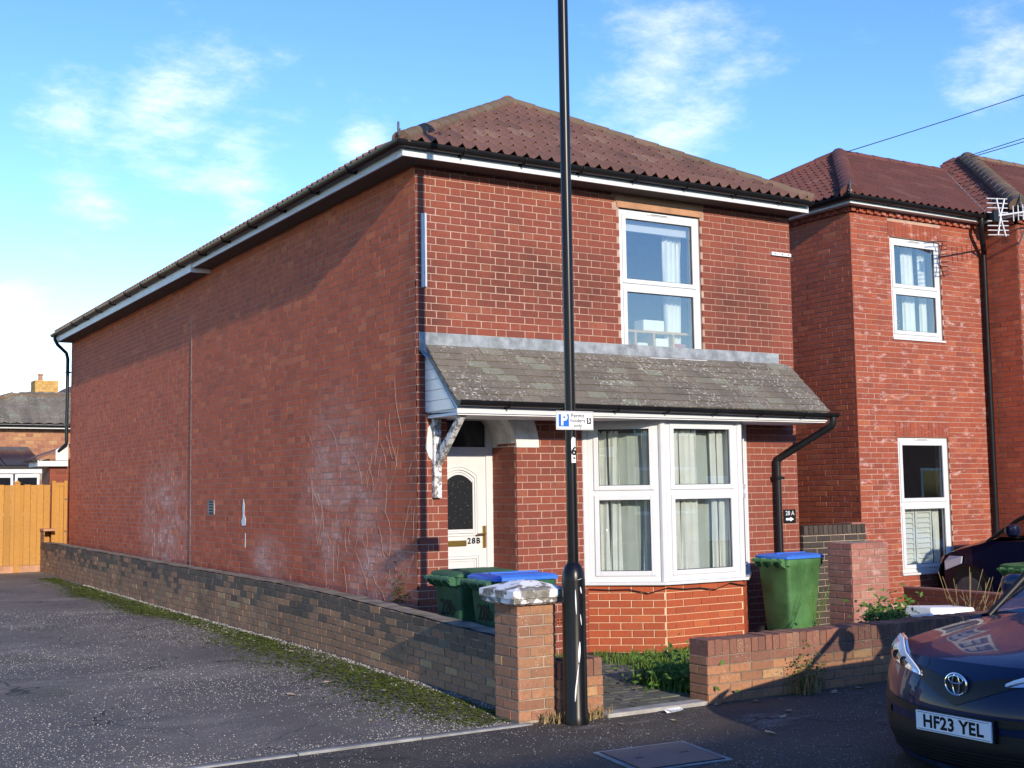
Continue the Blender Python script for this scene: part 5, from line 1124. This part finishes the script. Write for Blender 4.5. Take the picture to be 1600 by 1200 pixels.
def leaf(x, y, z, s_, mat, label, name='fallen_leaf', cat='leaf', group='fallen leaves on the ground'):
    m = MB(); a = rv.uniform(0, 6.28); c_, d_ = Vector((math.cos(a), math.sin(a), 0)), Vector((-math.sin(a), math.cos(a), 0)); p = Vector((x, y, z+.004))
    m.add([p-c_*s_, p-c_*s_*.3+d_*s_*.55+Vector((0, 0, .01)), p+c_*s_*.4+d_*s_*.45+Vector((0, 0, .004)), p+c_*s_*1.1+Vector((0, 0, .012)), p+c_*s_*.3-d_*s_*.5+Vector((0, 0, .008)), p-c_*s_*.5-d_*s_*.4+Vector((0, 0, .002)), p+Vector((0, 0, .002))], [(0, 1, 6), (1, 2, 6), (2, 3, 6), (3, 4, 6), (4, 5, 6), (5, 0, 6)])
    tag(m.build(name, mat), label, cat, group)
for x, y in ((-1.05, -1.9), (-.95, -1.25), (-1.2, -.6), (-.8, 1.3), (-1.7, -1.0), (-2.4, 1.6), (-.9, 3.3), (-1.6, -2.3), (-.75, 6.3), (-.8, 9.4)): leaf(x, y, gz(y), rv.uniform(.035, .06), 'leaf_dry', 'small dry pale leaf lying on the alley tarmac')
for x, y in ((.3, -3.55), (1.05, -3.9), (1.25, -3.75), (2.2, -3.3), (2.35, -3.32), (2.5, -3.3), (2.15, -3.36), (.55, -4.3), (-.1, -3.45), (1.0, -3.22), (1.35, -3.28)): leaf(x, y, .0, rv.uniform(.025, .05), 'leaf_dry', 'small dry leaf lying on the dark pavement', group='fallen leaves on the pavement')
leaf(.50, -3.30, .01, .07, 'paper', 'crumpled white paper scrap beside the gateway slab', 'paper_scrap', 'litter', None) if 0 else None
m = MB(); ps = [Vector((.50+rv.uniform(-.07, .07), -3.30+rv.uniform(-.05, .05), rv.uniform(.005, .05))) for _ in range(12)]
m.add(ps, [tuple(rv.sample(range(12), 3)) for _ in range(22)]); tag(m.build('paper_scrap', 'paper'), 'crumpled white paper scrap beside the gateway slab', 'litter')
# inspection cover
mh = thing('inspection_cover', 'square chequered iron cover in a pale concrete surround', 'manhole cover', (-.5, -4.42, 0))
q = [Vector((-.835, -4.12, 0)), Vector((-.125, -4.165, 0)), Vector((-.235, -4.80, 0)), Vector((-.93, -4.75, 0))]; ct = sum(q, Vector())/4
MB().prism([ct+(p-ct)*1.0 for p in q], (0, 0, .006)).build('surround', 'kerb_stone', mh); MB().prism([ct+(p-ct)*.90 for p in q], (0, 0, .009)).build('cover_frame', 'rubber', mh); cv = MB().prism([ct+(p-ct)*.87 for p in q], (0, 0, .0115)).build('cover', 'checker_iron', mh)
for f in (.25, .75): p = q[0].lerp(q[1], f).lerp(q[3].lerp(q[2], f), .5); MB().box(p.x-.03, p.x+.03, p.y-.008, p.y+.008, .0116, .0125).build('lifting_slot', 'rubber', cv)
# edging pickets and the white tray
pf = thing('picket_edging', 'short weathered picket edging leaning behind the front wall', 'fence', (4.1, -2.35, 0))
for k in range(8):
    x = 3.70+k*.135; z0 = .12; h_ = .46-.012*k
    MB().prism([(x, -2.35, z0), (x+.055, -2.35, z0), (x+.055-.02, -2.35, z0+h_-.03), (x+.03-.025, -2.35, z0+h_), (x-.022, -2.35, z0+h_-.035)], (0, .018, 0)).build('picket', 'picket', pf)
for z in (.22, .44): MB().box(3.66, 4.75, -2.331, -2.312, z, z+.035).build('rail', 'picket', pf)
wt = thing('plastic_tray', 'white plastic tray upturned behind the front wall', 'tray', (4.45, -2.6, .3))
m = MB(); m.add([(4.08, -2.75, .30), (4.80, -2.75, .30), (4.80, -2.35, .30), (4.08, -2.35, .30), (4.14, -2.70, .535), (4.76, -2.70, .50), (4.76, -2.40, .50), (4.14, -2.40, .535)], [(0, 1, 5, 4), (1, 2, 6, 5), (2, 3, 7, 6), (3, 0, 4, 7), (4, 5, 6, 7)]); m.build('tray_shell', 'sign_white', wt, bevel=.012); MB().box(4.06, 4.82, -2.77, -2.33, .28, .31).build('tray_rim', 'sign_white', wt, bevel=.006)
MB().box(4.2, 4.7, -2.7, -2.4, .0, .28).build('tray_base', 'cement', wt)
